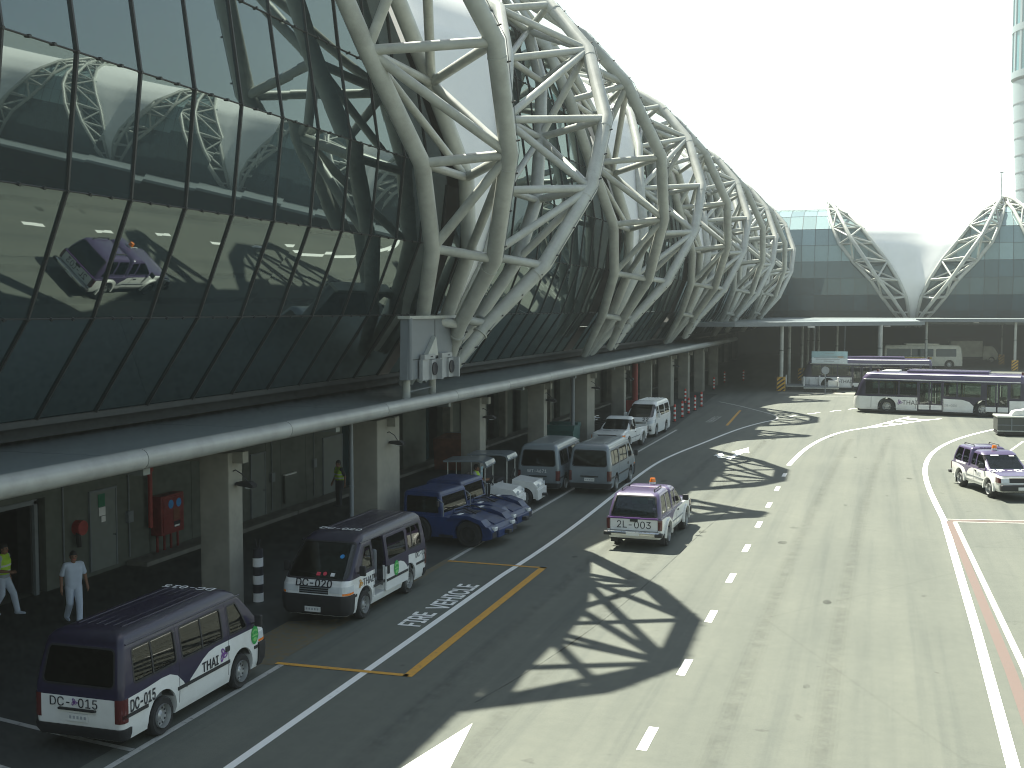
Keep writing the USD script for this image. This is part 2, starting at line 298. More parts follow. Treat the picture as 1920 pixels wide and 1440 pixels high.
# ================================================================ SETTING: ground and its painted markings
g = sheet(Polygon([(-1500, -1500), (1500, -1500), (1500, 1500), (-1500, 1500)]), 0.0)
apron = obj('apron', g, 'asphalt', kind='structure', label='grey asphalt apron road with painted lane markings')
M['old_asphalt'] = usdkit.material(stage, '/World/Looks/old_asphalt', {  # dirty asphalt with the deep canopy shade also put into its colour
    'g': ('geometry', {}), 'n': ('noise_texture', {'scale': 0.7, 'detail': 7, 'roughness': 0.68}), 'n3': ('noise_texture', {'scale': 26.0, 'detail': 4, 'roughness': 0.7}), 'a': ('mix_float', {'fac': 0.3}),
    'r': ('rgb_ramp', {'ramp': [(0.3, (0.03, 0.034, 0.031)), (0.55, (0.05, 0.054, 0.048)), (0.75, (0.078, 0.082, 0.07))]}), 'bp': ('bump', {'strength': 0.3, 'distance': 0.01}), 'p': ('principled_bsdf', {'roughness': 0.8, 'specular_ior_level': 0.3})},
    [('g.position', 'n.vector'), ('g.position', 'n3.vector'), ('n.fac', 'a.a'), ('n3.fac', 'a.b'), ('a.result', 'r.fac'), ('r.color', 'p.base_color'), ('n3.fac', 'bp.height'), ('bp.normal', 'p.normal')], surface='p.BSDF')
obj('parking_strip', sheet(Polygon([(-20.4, -12), (-11.9, -12), (-11.95, 20), (-11.85, 50), (-12.0, 72), (-13.2, 98), (-13.2, 101), (-20.4, 101)]), 0.0015), 'old_asphalt', kind='structure', label='dirty asphalt of the parking strip, its colour darkened for the canopy shade')
def mark(name, mesh, m, label=None): return obj(name, mesh, m, apron, label=label)
curve = spline([(-9.72, 30), (-9.75, 42.3), (-9.95, 50.4), (-9.9, 55.4), (-9.05, 63.7), (-7.99, 72.1), (-6.6, 78.0)], 6)
mark('lane_line', strip([(-9.7, -12), (-9.7, 20), (-9.72, 30)] + [tuple(q) for q in curve[1:]], 0.16), 'road_white', 'white line between parking strip and road')
mark('lane_line', strip(spline([(-6.6, 78.0), (-6.45, 79.6), (-6.9, 82), (-7.9, 84.4), (-9.8, 88.5), (-12, 92.5)], 6), 0.14), 'road_worn_white')
mark('parking_line', strip([(-11.45, -12), (-11.53, 21.05)], 0.13), 'road_worn_white')
mark('parking_line', strip([(-11.72, 31.4), (-11.72, 50), (-11.6, 70)], 0.13), 'road_worn_white')
mark('parking_line', strip([(-12.6, 39.7), (-11.7, 40.05)], 0.12), 'road_worn_white')
mark('parking_line', strip([(-16.5, 17.0), (-12.9, 16.3), (-11.6, 16.1)], 0.12), 'road_worn_white')
mark('parking_line', strip([(-14.9, 15.9), (-14.6, 15.2), (-12.9, 14.8)], 0.12), 'road_worn_white')
for pts, w in (([(-11.68, 21.05), (-8.78, 21.1)], 0.14), ([(-8.78, 21.03), (-8.9, 31.29)], 0.2), ([(-8.8, 31.22), (-11.76, 31.27)], 0.13)):
    mark('fire_bay_line', strip(pts, w, 0.009), 'road_yellow')
mark('fire_bay_line', strip([(-11.78, 20.9), (-11.8, 31.4)], 0.22, 0.006), 'road_worn_yellow')
mark('dirty_yellow_hatch', sheet(Polygon([(-12.9, 19.6), (-11.9, 20.4), (-11.92, 24.6), (-13.0, 24.0)]), 0.003), 'road_worn_yellow')
mark('painted_words', text('FIRE', 0.52, (-10.2, 25.1, 0.006), (-0.03, 1, 0), (-1, -0.03, 0), 0.002, bold=True, stretch=0.80), 'road_white', 'white words FIRE painted on the road')
mark('painted_words', text('VEHICLE', 0.52, (-10.16, 27.4, 0.006), (-0.02, 1, 0), (-1, -0.02, 0), 0.002, bold=True, stretch=0.86), 'road_white', 'white words VEHICLE painted on the road')
mark('painted_words', text('FIRE', 0.5, (-10.4, 76.1, 0.006), (0, 1, 0), (-1, 0, 0), 0.002), 'road_worn_white')
mark('painted_words', text('VEHICLE', 0.5, (-10.4, 78.2, 0.006), (0, 1, 0), (-1, 0, 0), 0.002), 'road_worn_white')
mark('fire_bay_line', strip([(-9.05, 73.6), (-9.5, 85.0)], 0.17), 'road_yellow')
for k in range(-4, 9):
    y = 18.6 + 4.13 * k; x = -3.62 - (y - 19) * 0.0083
    mark('lane_dash', sheet(sbox(x - 0.085, y, x + 0.085, y + 1.12), 0.005), 'road_white')
mark('lane_line', strip(spline([(-3.95, 55.5), (-3.62, 62.0), (-2.6, 69.5), (-0.95, 74.2), (0.3, 76.0), (1.5, 78.2), (3.95, 82.4)], 6), 0.22), 'road_white', 'white curved line leading to the hatched gore')
mark('gore_line', strip(spline([(-0.95, 74.2), (0.15, 77.4), (1.3, 81.2), (1.95, 83.2)], 5), 0.2, 0.007), 'road_white')
for k in range(4):
    y = 76.4 + 1.75 * k; U = lambda q: float(np.interp(q, [72.7, 77.4, 81.2, 83.3], [-1.2, 0.15, 1.3, 1.97])); Lq = lambda q: float(np.interp(q, [72.5, 74.2, 76.0, 78.2, 82.4], [-1.6, -0.95, 0.3, 1.5, 3.95]))
    mark('gore_stripe', sheet(Polygon([(U(y), y), (U(y + .75), y + .75), (Lq(y - .45), y - .45), (Lq(y - 1.2), y - 1.2)]).convex_hull, 0.009), 'road_white')
for a, b in (((-4.7, 83.4), (-3.95, 84.9)), ((-3.3, 86.0), (-2.6, 87.4)), ((-2.1, 88.3), (-1.4, 89.6)), ((-5.8, 81.0), (-5.3, 82.2))):
    mark('lane_dash', strip([a, b], 0.16, 0.005), 'road_white')
mark('edge_line', strip([(2.05, -12), (2.14, 19.6), (2.2, 28), (2.21, 42.6)] + [tuple(q) for q in spline([(2.21, 42.6), (2.0, 54.15), (2.33, 60.0), (4.05, 69.1), (6.53, 75.7), (9.5, 81.5)], 6)[1:]], 0.21), 'road_white', 'thick white line along the right road edge')
mark('edge_line', strip([(2.85, -12), (2.9, 25.2), (2.55, 42.2)], 0.15, 0.006), 'road_worn_white')
mark('red_line', strip([(2.62, -12), (2.62, 25), (2.38, 42.4)], 0.22, 0.0045), 'road_red')
mark('stand_line', strip([(2.25, 42.75), (30, 48.2)], 0.09, 0.006), 'road_worn_white')
mark('stand_line', strip([(2.5, 42.3), (30, 47.4)], 0.09, 0.006), 'road_worn_white')
mark('red_line', strip([(2.4, 42.52), (30, 47.8)], 0.26, 0.0045), 'road_red')
mark('stand_line', strip([(4.9, 58.0), (7.6, 69.5)], 0.14, 0.005), 'road_worn_white')
mark('stand_line', strip([(5.3, 60.6), (30, 63.6)], 0.14, 0.005), 'road_worn_white')
mark('stand_line', strip([(-7.6, 100.0), (-2, 100.8), (30, 104)], 0.12, 0.005), 'road_worn_white')
mark('turn_arrow', sheet(Polygon([(-6.68, 18.95), (-7.12, 16.55), (-6.83, 16.6), (-6.95, 13.6), (-6.6, 13.6), (-6.55, 16.75), (-6.33, 16.8)]), 0.006), 'road_white', 'large white arrow pointing ahead along the lane')
mark('turn_arrow', sheet(Polygon([(-7.12, 59.8), (-6.48, 62.1), (-6.2, 59.65), (-6.5, 59.68), (-6.78, 56.9), (-7.02, 56.98), (-6.98, 57.5), (-7.42, 57.2), (-7.62, 58.0), (-7.8, 58.2), (-7.52, 59.4), (-7.28, 58.35), (-7.4, 58.15), (-7.3, 57.75), (-6.93, 57.95), (-6.8, 59.75)]), 0.006), 'road_white', 'white bent arrow pointing ahead at the shadow edge')

for k in range(16):
    y = rng.uniform(16, 80); x = rng.choice([-8.4, -6.9, -5.4, -2.6, -1.0, 0.6, 1.4]) + rng.uniform(-.25, .25); r = rng.uniform(.05, .16)
    pts = [(x + r * (1 + .45 * rng.random()) * math.cos(a) * .8, y + r * (1 + .45 * rng.random()) * math.sin(a) * 1.6) for a in np.linspace(0, 2 * math.pi, 14)[:-1]]
    mark('oil_stain', sheet(Polygon(pts).buffer(0), 0.0030 + 0.00004 * k), 'stain_dark')
for x, y0, y1, c in ((-7.9, 12, 66, .3), (-6.3, 10, 66, .35), (-2.4, 8, 68, .9), (-.7, 8, 70, 1.3)):
    for q, w in enumerate((.5, .36, .2)): mark('tyre_track', strip(spline([(x, y0), (x + .1, (y0 + y1) / 2), (x + c, y1)], 6), w, 0.0020 + .0002 * q), 'tyre_dark')
mark('joint_line', strip(spline([(-7.0, 20), (-5.9, 28), (-5.5, 36), (-4.9, 44)], 6), .035, 0.0026), 'joint_dark')
for k in range(7): mark('joint_line', strip([(2.9, 20 + 9 * k), (40, 26 + 9 * k)], .03, 0.0026), 'joint_dark')
kerb = thing('kerb', 'low grey concrete kerb along the foot of the terminal wall', None, kind='structure')
for k in range(20):
    y0 = -8 + k * 9.0
    if k == 3: continue
    obj('kerb_stone', tm(rbox(-20.25, -19.55, y0, y0 + 8.95, -0.05, 0.13, 0.02)), 'kerb_grey', kerb)

# ================================================================ CONCOURSE MODULES (local: +x towards the apron, y along the building)
LZ = np.array([5.0, 6.7, 8.9, 12.0, 15.0, 18.3, 20.6, 22.8, 24.2, 24.9, 25.0])
O_X = np.array([-15.0, -14.0, -12.25, -11.0, -10.82, -12.15, -14.15, -17.6, -21.6, -25.4, -29.0])
O_Y = np.array([0.35, 1.5, 3.0, 5.3, 7.2, 9.4, 10.5, 11.6, 12.5, 13.1, 13.42])
S_X = np.array([-16.4, -14.85, -13.8, -13.5, -14.1, -14.65, -15.6, -18.5, -22.3, -25.8, -29.0])
S_Z = np.array([4.6, 6.9, 9.2, 11.7, 14.6, 17.4, 19.9, 22.2, 23.5, 24.1, 24.3])
M_Y = np.array([0.45, 0.65, 1.1, 2.2, 3.9, 6.0, 7.8, 9.8, 11.6, 12.8, 13.42])
G_Y = np.array([0.9, 2.9, 4.6, 6.25, 8.9, 11.0, 12.0, 12.75, 13.15, 13.35, 13.46])
GP = np.array([(-17.4, 4.85), (-15.89, 7.05), (-14.90, 9.5), (-14.60, 12.1), (-14.95, 14.7), (-15.24, 17.25), (-15.92, 19.8), (-18.8, 22.0), (-22.0, 23.1), (-25.6, 23.6), (-29.0, 23.8)])

def truss_parts(sgn, parent):
    o = np.c_[O_X, sgn * O_Y, LZ]; m = np.c_[S_X, sgn * M_Y, S_Z]; gq = np.c_[S_X, sgn * G_Y, S_Z]
    ro = np.array([.20, .26, .28, .285, .285, .285, .28, .27, .26, .25, .25])
    obj('outer_chord', tube(o, ro, 18), 'steel_white', parent, smooth=40)
    obj('inner_chord', tube(m, ro * 0.95, 16), 'steel_white', parent, smooth=40)
    obj('inner_chord', tube(gq, ro * 0.95, 16), 'steel_white', parent, smooth=40)
    for i in range(1, 8):
        dj = (o[i] - o[i - 1]) / np.linalg.norm(o[i] - o[i - 1]); obj('chord_joint', cyl(o[i] - dj * 0.5, o[i] - dj * 0.44, 0.297, 18), 'steel_white', parent, smooth=40)
    def strut(a, b, r=0.155): obj('strut', cyl(a, b, r, 12), 'steel_white', parent, smooth=40)
    for i in range(1, 10):
        strut(o[i], m[i]); strut(o[i], gq[i])
        if i in (3, 5, 7, 9):
            for q in (m, gq):
                strut(o[i], q[i - 1]); strut(o[i], q[i + 1], 0.15)
        if i > 1: strut(m[i], gq[i], 0.14)
        if i in (3, 5, 7): strut(m[i], gq[i + 1], 0.13)
    # thin lightning wire on small clips along the outer chord
    off = np.array([0.33, 0, 0.08]); w = o[:7] + off
    obj('wire', tube(w, 0.012, 5), 'steel_grey', parent)
    cl = []
    for i in range(6):
        for t in (0.1, 0.45, 0.8):
            p = o[i] * (1 - t) + o[i + 1] * t; cl.append(cyl(p + off * 0.75, p + off * 1.2, 0.03, 6))
    obj('wire_clips', cat_(cl), 'clip_dark', parent, kind='stuff')

# pane polygons: each facet of the glass profile split at every mullion and cut by the arch edge
def cover(z): return max(0.08, float(np.interp(z, S_Z, M_Y)) - float(np.interp(z, [5, 14, 17, 20, 22, 23.5], [1.3, 1.2, 0.6, 0.45, 0.25, 0.1])))
def glass_bay(parent, yl, yr, archl=True, archr=True, step=2.0, first=None, joined=False, glass='facade_glass', flip=False):
    """Glass between the pier at yl and the pier at yr; an edge without an arch is straight."""
    first = yl if first is None else first
    ys = np.arange(first, yr + 1e-6, step); bars, panes, upper, clips = [], [], [], []
    for j in range(len(GP) - 1):
        (xa, za), (xb, zb) = GP[j], GP[j + 1]; L = math.hypot(xb - xa, zb - za); e = np.array([(xb - xa) / L, 0, (zb - za) / L]); n = np.array([e[2], 0, -e[0]])
        l0, l1 = (yl + cover(za), yl + cover(zb)) if archl else (yl, yl)
        r0, r1 = (yr - cover(za), yr - cover(zb)) if archr else (yr, yr)
        if r1 - l1 < 0.05: r1 = l1 + 0.06
        if r0 - l0 < 0.1: continue
        reg = Polygon([(l0, 0), (r0, 0), (r1, L), (l1, L)])
        P = lambda y, t, d=0.0: np.array([xa, y, za]) + e * t + n * d
        for k in range(len(ys) - 1):
            c = sbox(ys[k] + 0.02, 0.02, ys[k + 1] - 0.02, L - 0.02).intersection(reg)
            if c.is_empty or c.area < 0.05 or c.geom_type != 'Polygon': continue
            co = list(c.exterior.coords)[:-1]; tilt = nrng.normal(0, 0.0022, 2); tw = nrng.normal(0, 0.0016)
            cy, ct = (ys[k] + ys[k + 1]) / 2, L / 2
            v = np.array([P(y, t, tilt[0] * (y - cy) + tilt[1] * (t - ct) + tw * (y - cy) * (t - ct)) for y, t in co])
            f = np.array([(0, i, i + 1) for i in range(1, len(co) - 1)])
            nn = np.cross(v[f[0][1]] - v[0], v[f[0][2]] - v[0])
            if nn @ n < 0: f = f[:, ::-1]
            (upper if glass == 'facade_glass_far' and j >= 4 else panes).append(trimesh.Trimesh(v, f, process=False))
        ya, yb = min(l0, l1), max(r0, r1)
        bars.append(('transom', cyl(P(l1, L, 0.01), P(max(r1, l1 + 0.1), L, 0.01), 0.018, 6)))
        for y in ys:
            s = LineString([(y, 0), (y, L)]).intersection(reg)
            if s.is_empty or s.length < 0.1: continue
            t0, t1 = s.coords[0][1], s.coords[-1][1]
            q = [P(y + dy, t, d) for t in (t0, t1) for dy, d in ((-0.026, -0.05), (0.026, -0.05), (0.024, 0.045), (-0.024, 0.045))]
            bars.append(('mullion', trimesh.Trimesh(q, [(0, 1, 5), (0, 5, 4), (1, 2, 6), (1, 6, 5), (2, 3, 7), (2, 7, 6), (3, 0, 4), (3, 4, 7), (0, 3, 2), (0, 2, 1), (4, 5, 6), (4, 6, 7)], process=False)))
            for dy in (0.0, step / 3, 2 * step / 3):
                if l1 < y + dy < r1: clips.append(cyl(P(y + dy, L, -0.01), P(y + dy, L, 0.06), 0.038, 6))
    if joined:
        obj('pane', cat_(panes), glass, parent, kind='stuff'); upper and obj('fritted_pane', cat_(upper), 'facade_glass_frit', parent, kind='stuff'); obj('mullion', cat_([b for _, b in bars]), 'mullion_dark', parent, kind='stuff')
    else:
        for p in panes: obj('pane', p, glass, parent)
        for p in upper: obj('fritted_pane', p, 'facade_glass_frit', parent)
        for nme in ('mullion', 'transom'):
            for a, b in bars:
                if a == nme: obj(nme, b, 'mullion_dark', parent)
        if clips: obj('glazing_clips', cat_(clips), 'clip_dark', parent, kind='stuff')

def membrane(y0):
    """White fabric between the two trusses of a pair, pulled inwards in the middle."""
    nz, ny = 31, 13; z = np.linspace(S_Z[0] + 0.3, S_Z[-1], nz - 1); v = []
    for q in z:
        w = float(np.interp(q, S_Z, M_Y)); x = float(np.interp(q, S_Z, S_X)); slope = 0.0
        for t in np.linspace(-1, 1, ny):
            sag = (1 - t * t) ** 1.6 * min(0.2 * w, 1.5); v.append((x - 0.2 - sag, y0 + t * w, q - 0.05 - (1 - t * t) * 0.12))
    v += [(x - 6.0, y, zz - 0.02) for x, y, zz in v[-ny:]]
    f = [(a * ny + b, a * ny + b + 1, a * ny + ny + b + 1, a * ny + ny + b) for a in range(nz - 1) for b in range(ny - 1)]
    f = np.array(f); f = np.vstack([f[:, [0, 1, 2]], f[:, [0, 2, 3]]])
    return trimesh.Trimesh(v, f, process=False)
def mirror_shell(y0, y1):
    prof = GP[::-1] * [-1, 1] + [-58.0, 0]; prof = np.array(prof); k = len(prof)
    v = [(x, y0, z) for x, z in prof] + [(x, y1, z) for x, z in prof]
    f = [(i, i + 1, i + 1 + k) for i in range(k - 1)] + [(i, i + 1 + k, i + k) for i in range(k - 1)]
    return trimesh.Trimesh(v, f, process=False)
def end_wall(y):
    pts = [(x, z) for x, z in GP] + [(-58 - x, z) for x, z in GP[::-1]][1:]
    return trimesh.Trimesh(*(lambda vf: (np.c_[vf[0][:, 0], np.full(len(vf[0]), y), vf[0][:, 1]], vf[1]))(trimesh.creation.triangulate_polygon(Polygon(pts), engine='earcut')), process=False)

NEAR_V = [40.0, 67.0, 94.0, 121.0, 148.0]
near = thing('terminal_concourse', 'long dark glass concourse with white fabric bays along the left of the road', 'building')
b = thing('glass_bay', None, None, parent=near); tag(b, 'widest dark reflecting glass bay nearest the viewer'); glass_bay(b, -10, 40, archl=False, first=-9.0)
for i in range(4):
    b = thing('glass_bay', None, None, parent=near); glass_bay(b, NEAR_V[i], NEAR_V[i + 1], joined=i > 1, first=NEAR_V[i] - 0.95)
b = thing('glass_bay', None, None, parent=near); glass_bay(b, 148, 190, archr=False, joined=True)
for y in NEAR_V: obj('roof_membrane', membrane(y), 'fabric', near, smooth=True)
obj('rear_cladding', mirror_shell(-10, 215), 'sill_dark', near)
obj('end_wall', end_wall(-10.0), 'sill_dark', near)
obj('floor_slab', bx(-40.5, -17.75, -10, 200, 4.4, 4.8), 'dark_recess', near)
obj('sill', bx(-17.72, -17.36, -10, 180, 4.72, 4.86), 'sill_dark', near)
obj('spandrel', bx(-18.75, -18.5, -10, 180, 4.15, 4.72), 'concrete', near)
vents = [bx(-18.5, -18.46, y, y + 0.95, 4.34, 4.62) for y in np.arange(-6, 175, 2.25)]
for q in vents[:40]: obj('vent', q, 'dark_recess', near)
obj('vent', cat_(vents[40:]), 'dark_recess', near, kind='stuff')

def trusses(loc_of, rz, ys, words):
    out = []
    for i, y in enumerate(ys):
        for s, side in ((-1, 0), (1, 1)):
            out.append((y, s, words[i][side]))
    return out
near_words = [('white arched pipe truss left in the nearest pair, rising from the grey steel housing', 'white arched pipe truss right in the nearest pair, bulging furthest over the road'),
              ('left white arched truss of the second pair along the concourse', 'right white arched truss of the second pair along the concourse'),
              ('left white arched truss of the third pair along the concourse', 'right white arched truss of the third pair along the concourse'),
              ('left white arched truss of the fourth pair, small in the distance', 'right white arched truss of the fourth pair, small in the distance'),
              ('left white arched truss of the last pair before the corner', 'right white arched truss of the last pair, rim against the pale blue far glass')]
GRP = 'arched pipe trusses along the left concourse'
protoT = {}
for s in (-1, 1):
    protoT[s] = thing('arch_truss', near_words[0][0 if s < 0 else 1], 'truss', (0, NEAR_V[0], 0), group=GRP)
    truss_parts(s, protoT[s])
for y, s, w in trusses(None, 0, NEAR_V[1:], near_words[1:]): copy(protoT[s], (0, y, 0), 0, w, GRP)

# far concourse, square to the first one across the end of the road
FT = 174.5
FAR_V = [4.7 + 27 * k for k in range(7)]
def far_pt(x, y): return (y, -x + FT)
far = thing('terminal_concourse', 'far glass and white fabric concourse closing the end of the road', 'building', (0, FT, 0), -90)
bays = [(-40, FAR_V[0])] + [(FAR_V[i], FAR_V[i + 1]) for i in range(6)] + [(FAR_V[6], 210)]
for i, (a, c) in enumerate(bays):
    b = thing('glass_bay', None, None, parent=far)
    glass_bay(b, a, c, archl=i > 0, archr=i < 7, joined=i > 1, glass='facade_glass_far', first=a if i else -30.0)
for y in FAR_V: obj('roof_membrane', membrane(y), 'fabric', far, smooth=True)
obj('rear_cladding', mirror_shell(-40, 210), 'sill_dark', far)
obj('floor_slab', bx(-40.5, -17.75, -40, 210, 4.4, 4.8), 'sill_dark', far)
obj('ground_floor_wall', bx(-21.5, -21, -40, 210, 0, 4.4), 'sill_dark', far)
far_words = [('left arched truss of the far concourse, beside the pale blue glass', 'right arched truss of the far pair framing the white fabric wedge'),
             ('arched truss meeting its neighbour at the far peak under the pole', None)]
for i, y in enumerate(FAR_V):
    for s in (-1, 1):
        w = far_words[i][0 if s < 0 else 1] if i < 2 and far_words[i][0 if s < 0 else 1] else 'arched truss of the far concourse, seen only mirrored in the near glass'
        x_, y_ = far_pt(0, y)
        copy(protoT[s], (x_, y_, 0), -90, w, 'arched trusses of the far concourse')
pole = thing('mast', 'thin lightning mast standing on the far roof peak', 'mast', (16.6, 187.5, 23.2))
obj('pole', cyl((0, 0, 0), (0, 0, 4.2), 0.05, 8), 'steel_grey', pole); obj('tip', cyl((-0.25, 0, 4.15), (0.25, 0, 4.2), 0.06, 8), 'steel_grey', pole)

# control tower beyond the concourse, mostly outside the picture
tw = thing('control_tower', 'tall pale round tower cut off by the right picture edge', 'tower', (53.2, 425, 0))
obj('shaft', cyl((0, 0, 0), (0, 0, 82), 8.6, 40, r1=13.0), 'tower_concrete', tw, smooth=40)
for k in range(14): obj('shaft_joint', trimesh.creation.annulus(8.6 + 4.4 * (5.6 * k + 2) / 82 - 0.3, 8.6 + 4.4 * (5.6 * k + 2) / 82 + 0.12, 0.35, sections=40, transform=trimesh.transformations.translation_matrix((0, 0, 5.6 * k + 2))), 'steel_grey', tw)
for k in range(3):
    z = 83 + 15 * k
    obj('ring', cyl((0, 0, z), (0, 0, z + 2.2), 13.5, 48), 'tower_concrete', tw, smooth=40)
    obj('glazing', cyl((0, 0, z + 2.2), (0, 0, z + 15), 13.1, 48), 'tower_glass', tw, smooth=40)
    for q in range(24):
        a = q * math.pi / 12; obj('mullion', rotz(bx(12.9, 13.4, -0.5, 0.5, z + 2.2, z + 15), math.degrees(a)), 'tower_concrete', tw)

# ================================================================ CANOPY, WALL AND COLUMNS UNDER THE NEAR CONCOURSE
can = thing('canopy', 'long grey canopy with a round white pipe edge over the parking strip', 'canopy')
for k in range(22):
    y0, y1 = -10 + 6.0 * k, min(-10 + 6.0 * (k + 1), 121)
    if y1 <= y0: break
    obj('roof_panel', bx(-20.2, -14.12, y0 + 0.01, y1 - 0.01, 4.14, 4.28), 'canopy_grey', can)
    obj('edge_pipe', cyl((-14.1, y0 + 0.012, 4.24), (-14.1, y1 - 0.012, 4.24), 0.215, 24), 'pipe_white', can, smooth=40)
obj('gutter', bx(-14.45, -14.3, -10, 121, 3.98, 4.14), 'canopy_grey', can)
for y in np.arange(-6.2, 120, 9.0): obj('beam', bx(-20.2, -14.5, y - 0.12, y + 0.12, 3.8, 4.14), 'canopy_grey', can)

wall = thing('terminal_wall', 'pale concrete ground floor wall with doors and dark openings under the canopy', 'wall')
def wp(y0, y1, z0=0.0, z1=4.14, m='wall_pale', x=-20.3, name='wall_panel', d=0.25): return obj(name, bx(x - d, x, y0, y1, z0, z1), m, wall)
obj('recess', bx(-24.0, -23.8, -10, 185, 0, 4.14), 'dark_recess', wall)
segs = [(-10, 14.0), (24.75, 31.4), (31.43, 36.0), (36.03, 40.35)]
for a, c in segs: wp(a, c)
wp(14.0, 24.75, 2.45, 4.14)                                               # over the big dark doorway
obj('door_frame', cat_([bx(-20.34, -20.26, 24.3, 24.42, 0, 2.42), bx(-20.34, -20.26, 14, 24.42, 2.33, 2.45)]), 'steel_grey', wall)
obj('door_reveal', bx(-20.9, -20.5, 24.42, 24.75, 0, 2.45), 'dark_recess', wall)
for y0, y1, mm in ((26.5, 27.58, 'wall_door'), (40.4, 42.0, 'wall_door'), (35.0, 35.9, 'wall_door')):
    d = obj('door', bx(-20.32, -20.262, y0, y1, 0.13, 2.28), mm, wall)
    obj('handle', cyl((-20.26, y1 - 0.12, 1.0), (-20.18, y1 - 0.12, 1.0), 0.025, 8), 'chrome', d)
    obj('frame', cat_([bx(-20.33, -20.245, y0 - 0.05, y0, 0.13, 2.33), bx(-20.33, -20.245, y1, y1 + 0.05, 0.13, 2.33), bx(-20.33, -20.245, y0, y1, 2.28, 2.33)]), 'steel_grey', d)
wp(40.35, 42.1, 2.33, 4.14)
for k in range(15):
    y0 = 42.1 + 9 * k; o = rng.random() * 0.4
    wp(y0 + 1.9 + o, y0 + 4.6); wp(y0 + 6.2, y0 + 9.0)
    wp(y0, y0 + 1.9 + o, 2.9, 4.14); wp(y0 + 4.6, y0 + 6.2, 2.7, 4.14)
    obj('glass_door', bx(-20.9, -20.85, y0 + 0.05, y0 + 1.8, 0, 2.9), 'dark_glass', wall)
    obj('pilaster', bx(-20.3, -19.9, y0 + 2.0 + o, y0 + 2.35 + o, 0, 4.1), 'concrete', wall)
    obj('door_post', bx(-20.86, -20.8, y0 + 0.85, y0 + 0.95, 0, 2.9), 'steel_grey', wall)
for y in (29.2, 32.0, 33.9, 37.1, 39.0): obj('panel_joint', bx(-20.3, -20.296, y, y + 0.012, 0.13, 4.1), 'dark_recess', wall)

obj('cable_tray', bx(-20.25, -20.05, -10, 118, 3.45, 3.52), 'steel_grey', wall)
obj('cable', cat_([cyl((-20.2 + .05 * k, -10, 3.54), (-20.2 + .05 * k, 118, 3.54), .02, 6) for k in range(3)]), 'black_plastic', wall)
obj('conduit', cat_([cyl((-20.27, y, 0.2), (-20.27, y, 3.45), .022, 6) for y in (25.4, 28.2, 33.2, 36.4, 39.6)]), 'steel_grey', wall, kind='stuff')
for y, z in ((28.2, 1.2), (33.2, 1.35), (36.4, 1.2), (39.6, 1.3)): obj('switch_box', bx(-20.3, -20.2, y - .12, y + .12, z, z + .32), 'steel_grey', wall)
def column(y0, y1, label, lamp=True, wide=False):
    c = thing('canopy_column', label, 'column', (-14.8, (y0 + y1) / 2, 0), group='concrete columns under the left canopy')
    h = (y1 - y0) / 2; d = 0.95 if wide else 0.8
    obj('shaft', tm(rbox(-d, 0, -h, h, 0, 3.8, 0.025)), 'concrete', c)
    obj('capital', bx(-d - 0.5, 0.28, -0.13, 0.13, 3.55, 3.82), 'concrete', c)
    if lamp:
        zl = 3.05
        lp = thing('wall_lamp', 'small dark floodlight on a bracket on the ' + label.split(' concrete')[0].replace('tall ', '') + ' canopy column' if False else 'dark floodlight bracketed to the ' + label[:1].lower() + label[1:], 'lamp', (-14.8, (y0 + y1) / 2, zl), group='floodlights on the canopy columns')
        obj('bracket', tube([(0, -0.12, 0.3), (0.06, -0.1, 0.33), (0.2, -0.02, 0.22), (0.28, 0.05, 0.05)], 0.015, 6), 'black_plastic', lp)
        obj('housing', tm(prism([(0.02, -0.04), (0.5, -0.10), (0.52, -0.03), (0.4, 0.05), (0.06, 0.03)], 'y', -0.1, 0.12)), 'black_plastic', lp)
        obj('lens', bx(0.3, 0.48, -0.09, 0.1, -0.105, -0.085), 'lamp_clear', lp)
    return c
cols = [(24.49, 25.13, 'pale narrow column beside the striped post, nearest the viewer', True, False), (33.18, 34.95, 'broad pale column behind the open-door van', True, True),
        (42.94, 43.65, 'narrow column behind the roofed baggage tractors', True, False), (52.04, 52.59, 'narrow column left of the dark green wheeled bins', True, False),
        (60.44, 62.15, 'broad column right of the dark green wheeled bins', True, True), (69.81, 70.44, 'narrow column behind the white van with number 22', True, False),
        (78.64, 79.03, 'narrow column beside the red pipe', False, False), (86.51, 87.93, 'broad column left of the red and white bollards', True, True),
        (94.6, 95.6, 'column just behind the red and white bollards', False, False), (103.0, 104.2, 'column past the red and white bollards', False, False), (112.2, 113, 'last column at the far end of the left canopy', False, False)]
for a in cols: column(*a[:3], lamp=a[3], wide=a[4])
dp = thing('drain_pipe', 'thin light steel pipe beside the broad column behind the open-door van', 'pipe', (-14.8, 31.3, 0)); obj('pipe', cyl((0, 0, 0), (0, 0, 4.0), 0.06, 10), 'steel_grey', dp, smooth=40); obj('strap', cyl((0, 0, 2), (0, 0, 2.06), 0.075, 10), 'steel_grey', dp)
dp = thing('drain_pipe', 'thin steel pipe left of the broad column by the bins', 'pipe', (-14.8, 57.4, 0)); obj('pipe', cyl((0, 0, 0), (0, 0, 4.0), 0.09, 10), 'steel_grey', dp, smooth=40); obj('strap', cyl((0, 0, 2), (0, 0, 2.06), 0.105, 10), 'steel_grey', dp)
rp = thing('fire_riser', 'bright red riser pipe with hose box under the canopy', 'pipe', (-16.4, 81.0, 0)); obj('pipe', cyl((0, 0, 0), (0, 0, 4.1), 0.22, 12), 'pipe_red', rp, smooth=40); obj('hose_box', bx(-0.5, 0.5, -0.6, -0.25, 0.1, 0.9), 'pipe_red', rp)
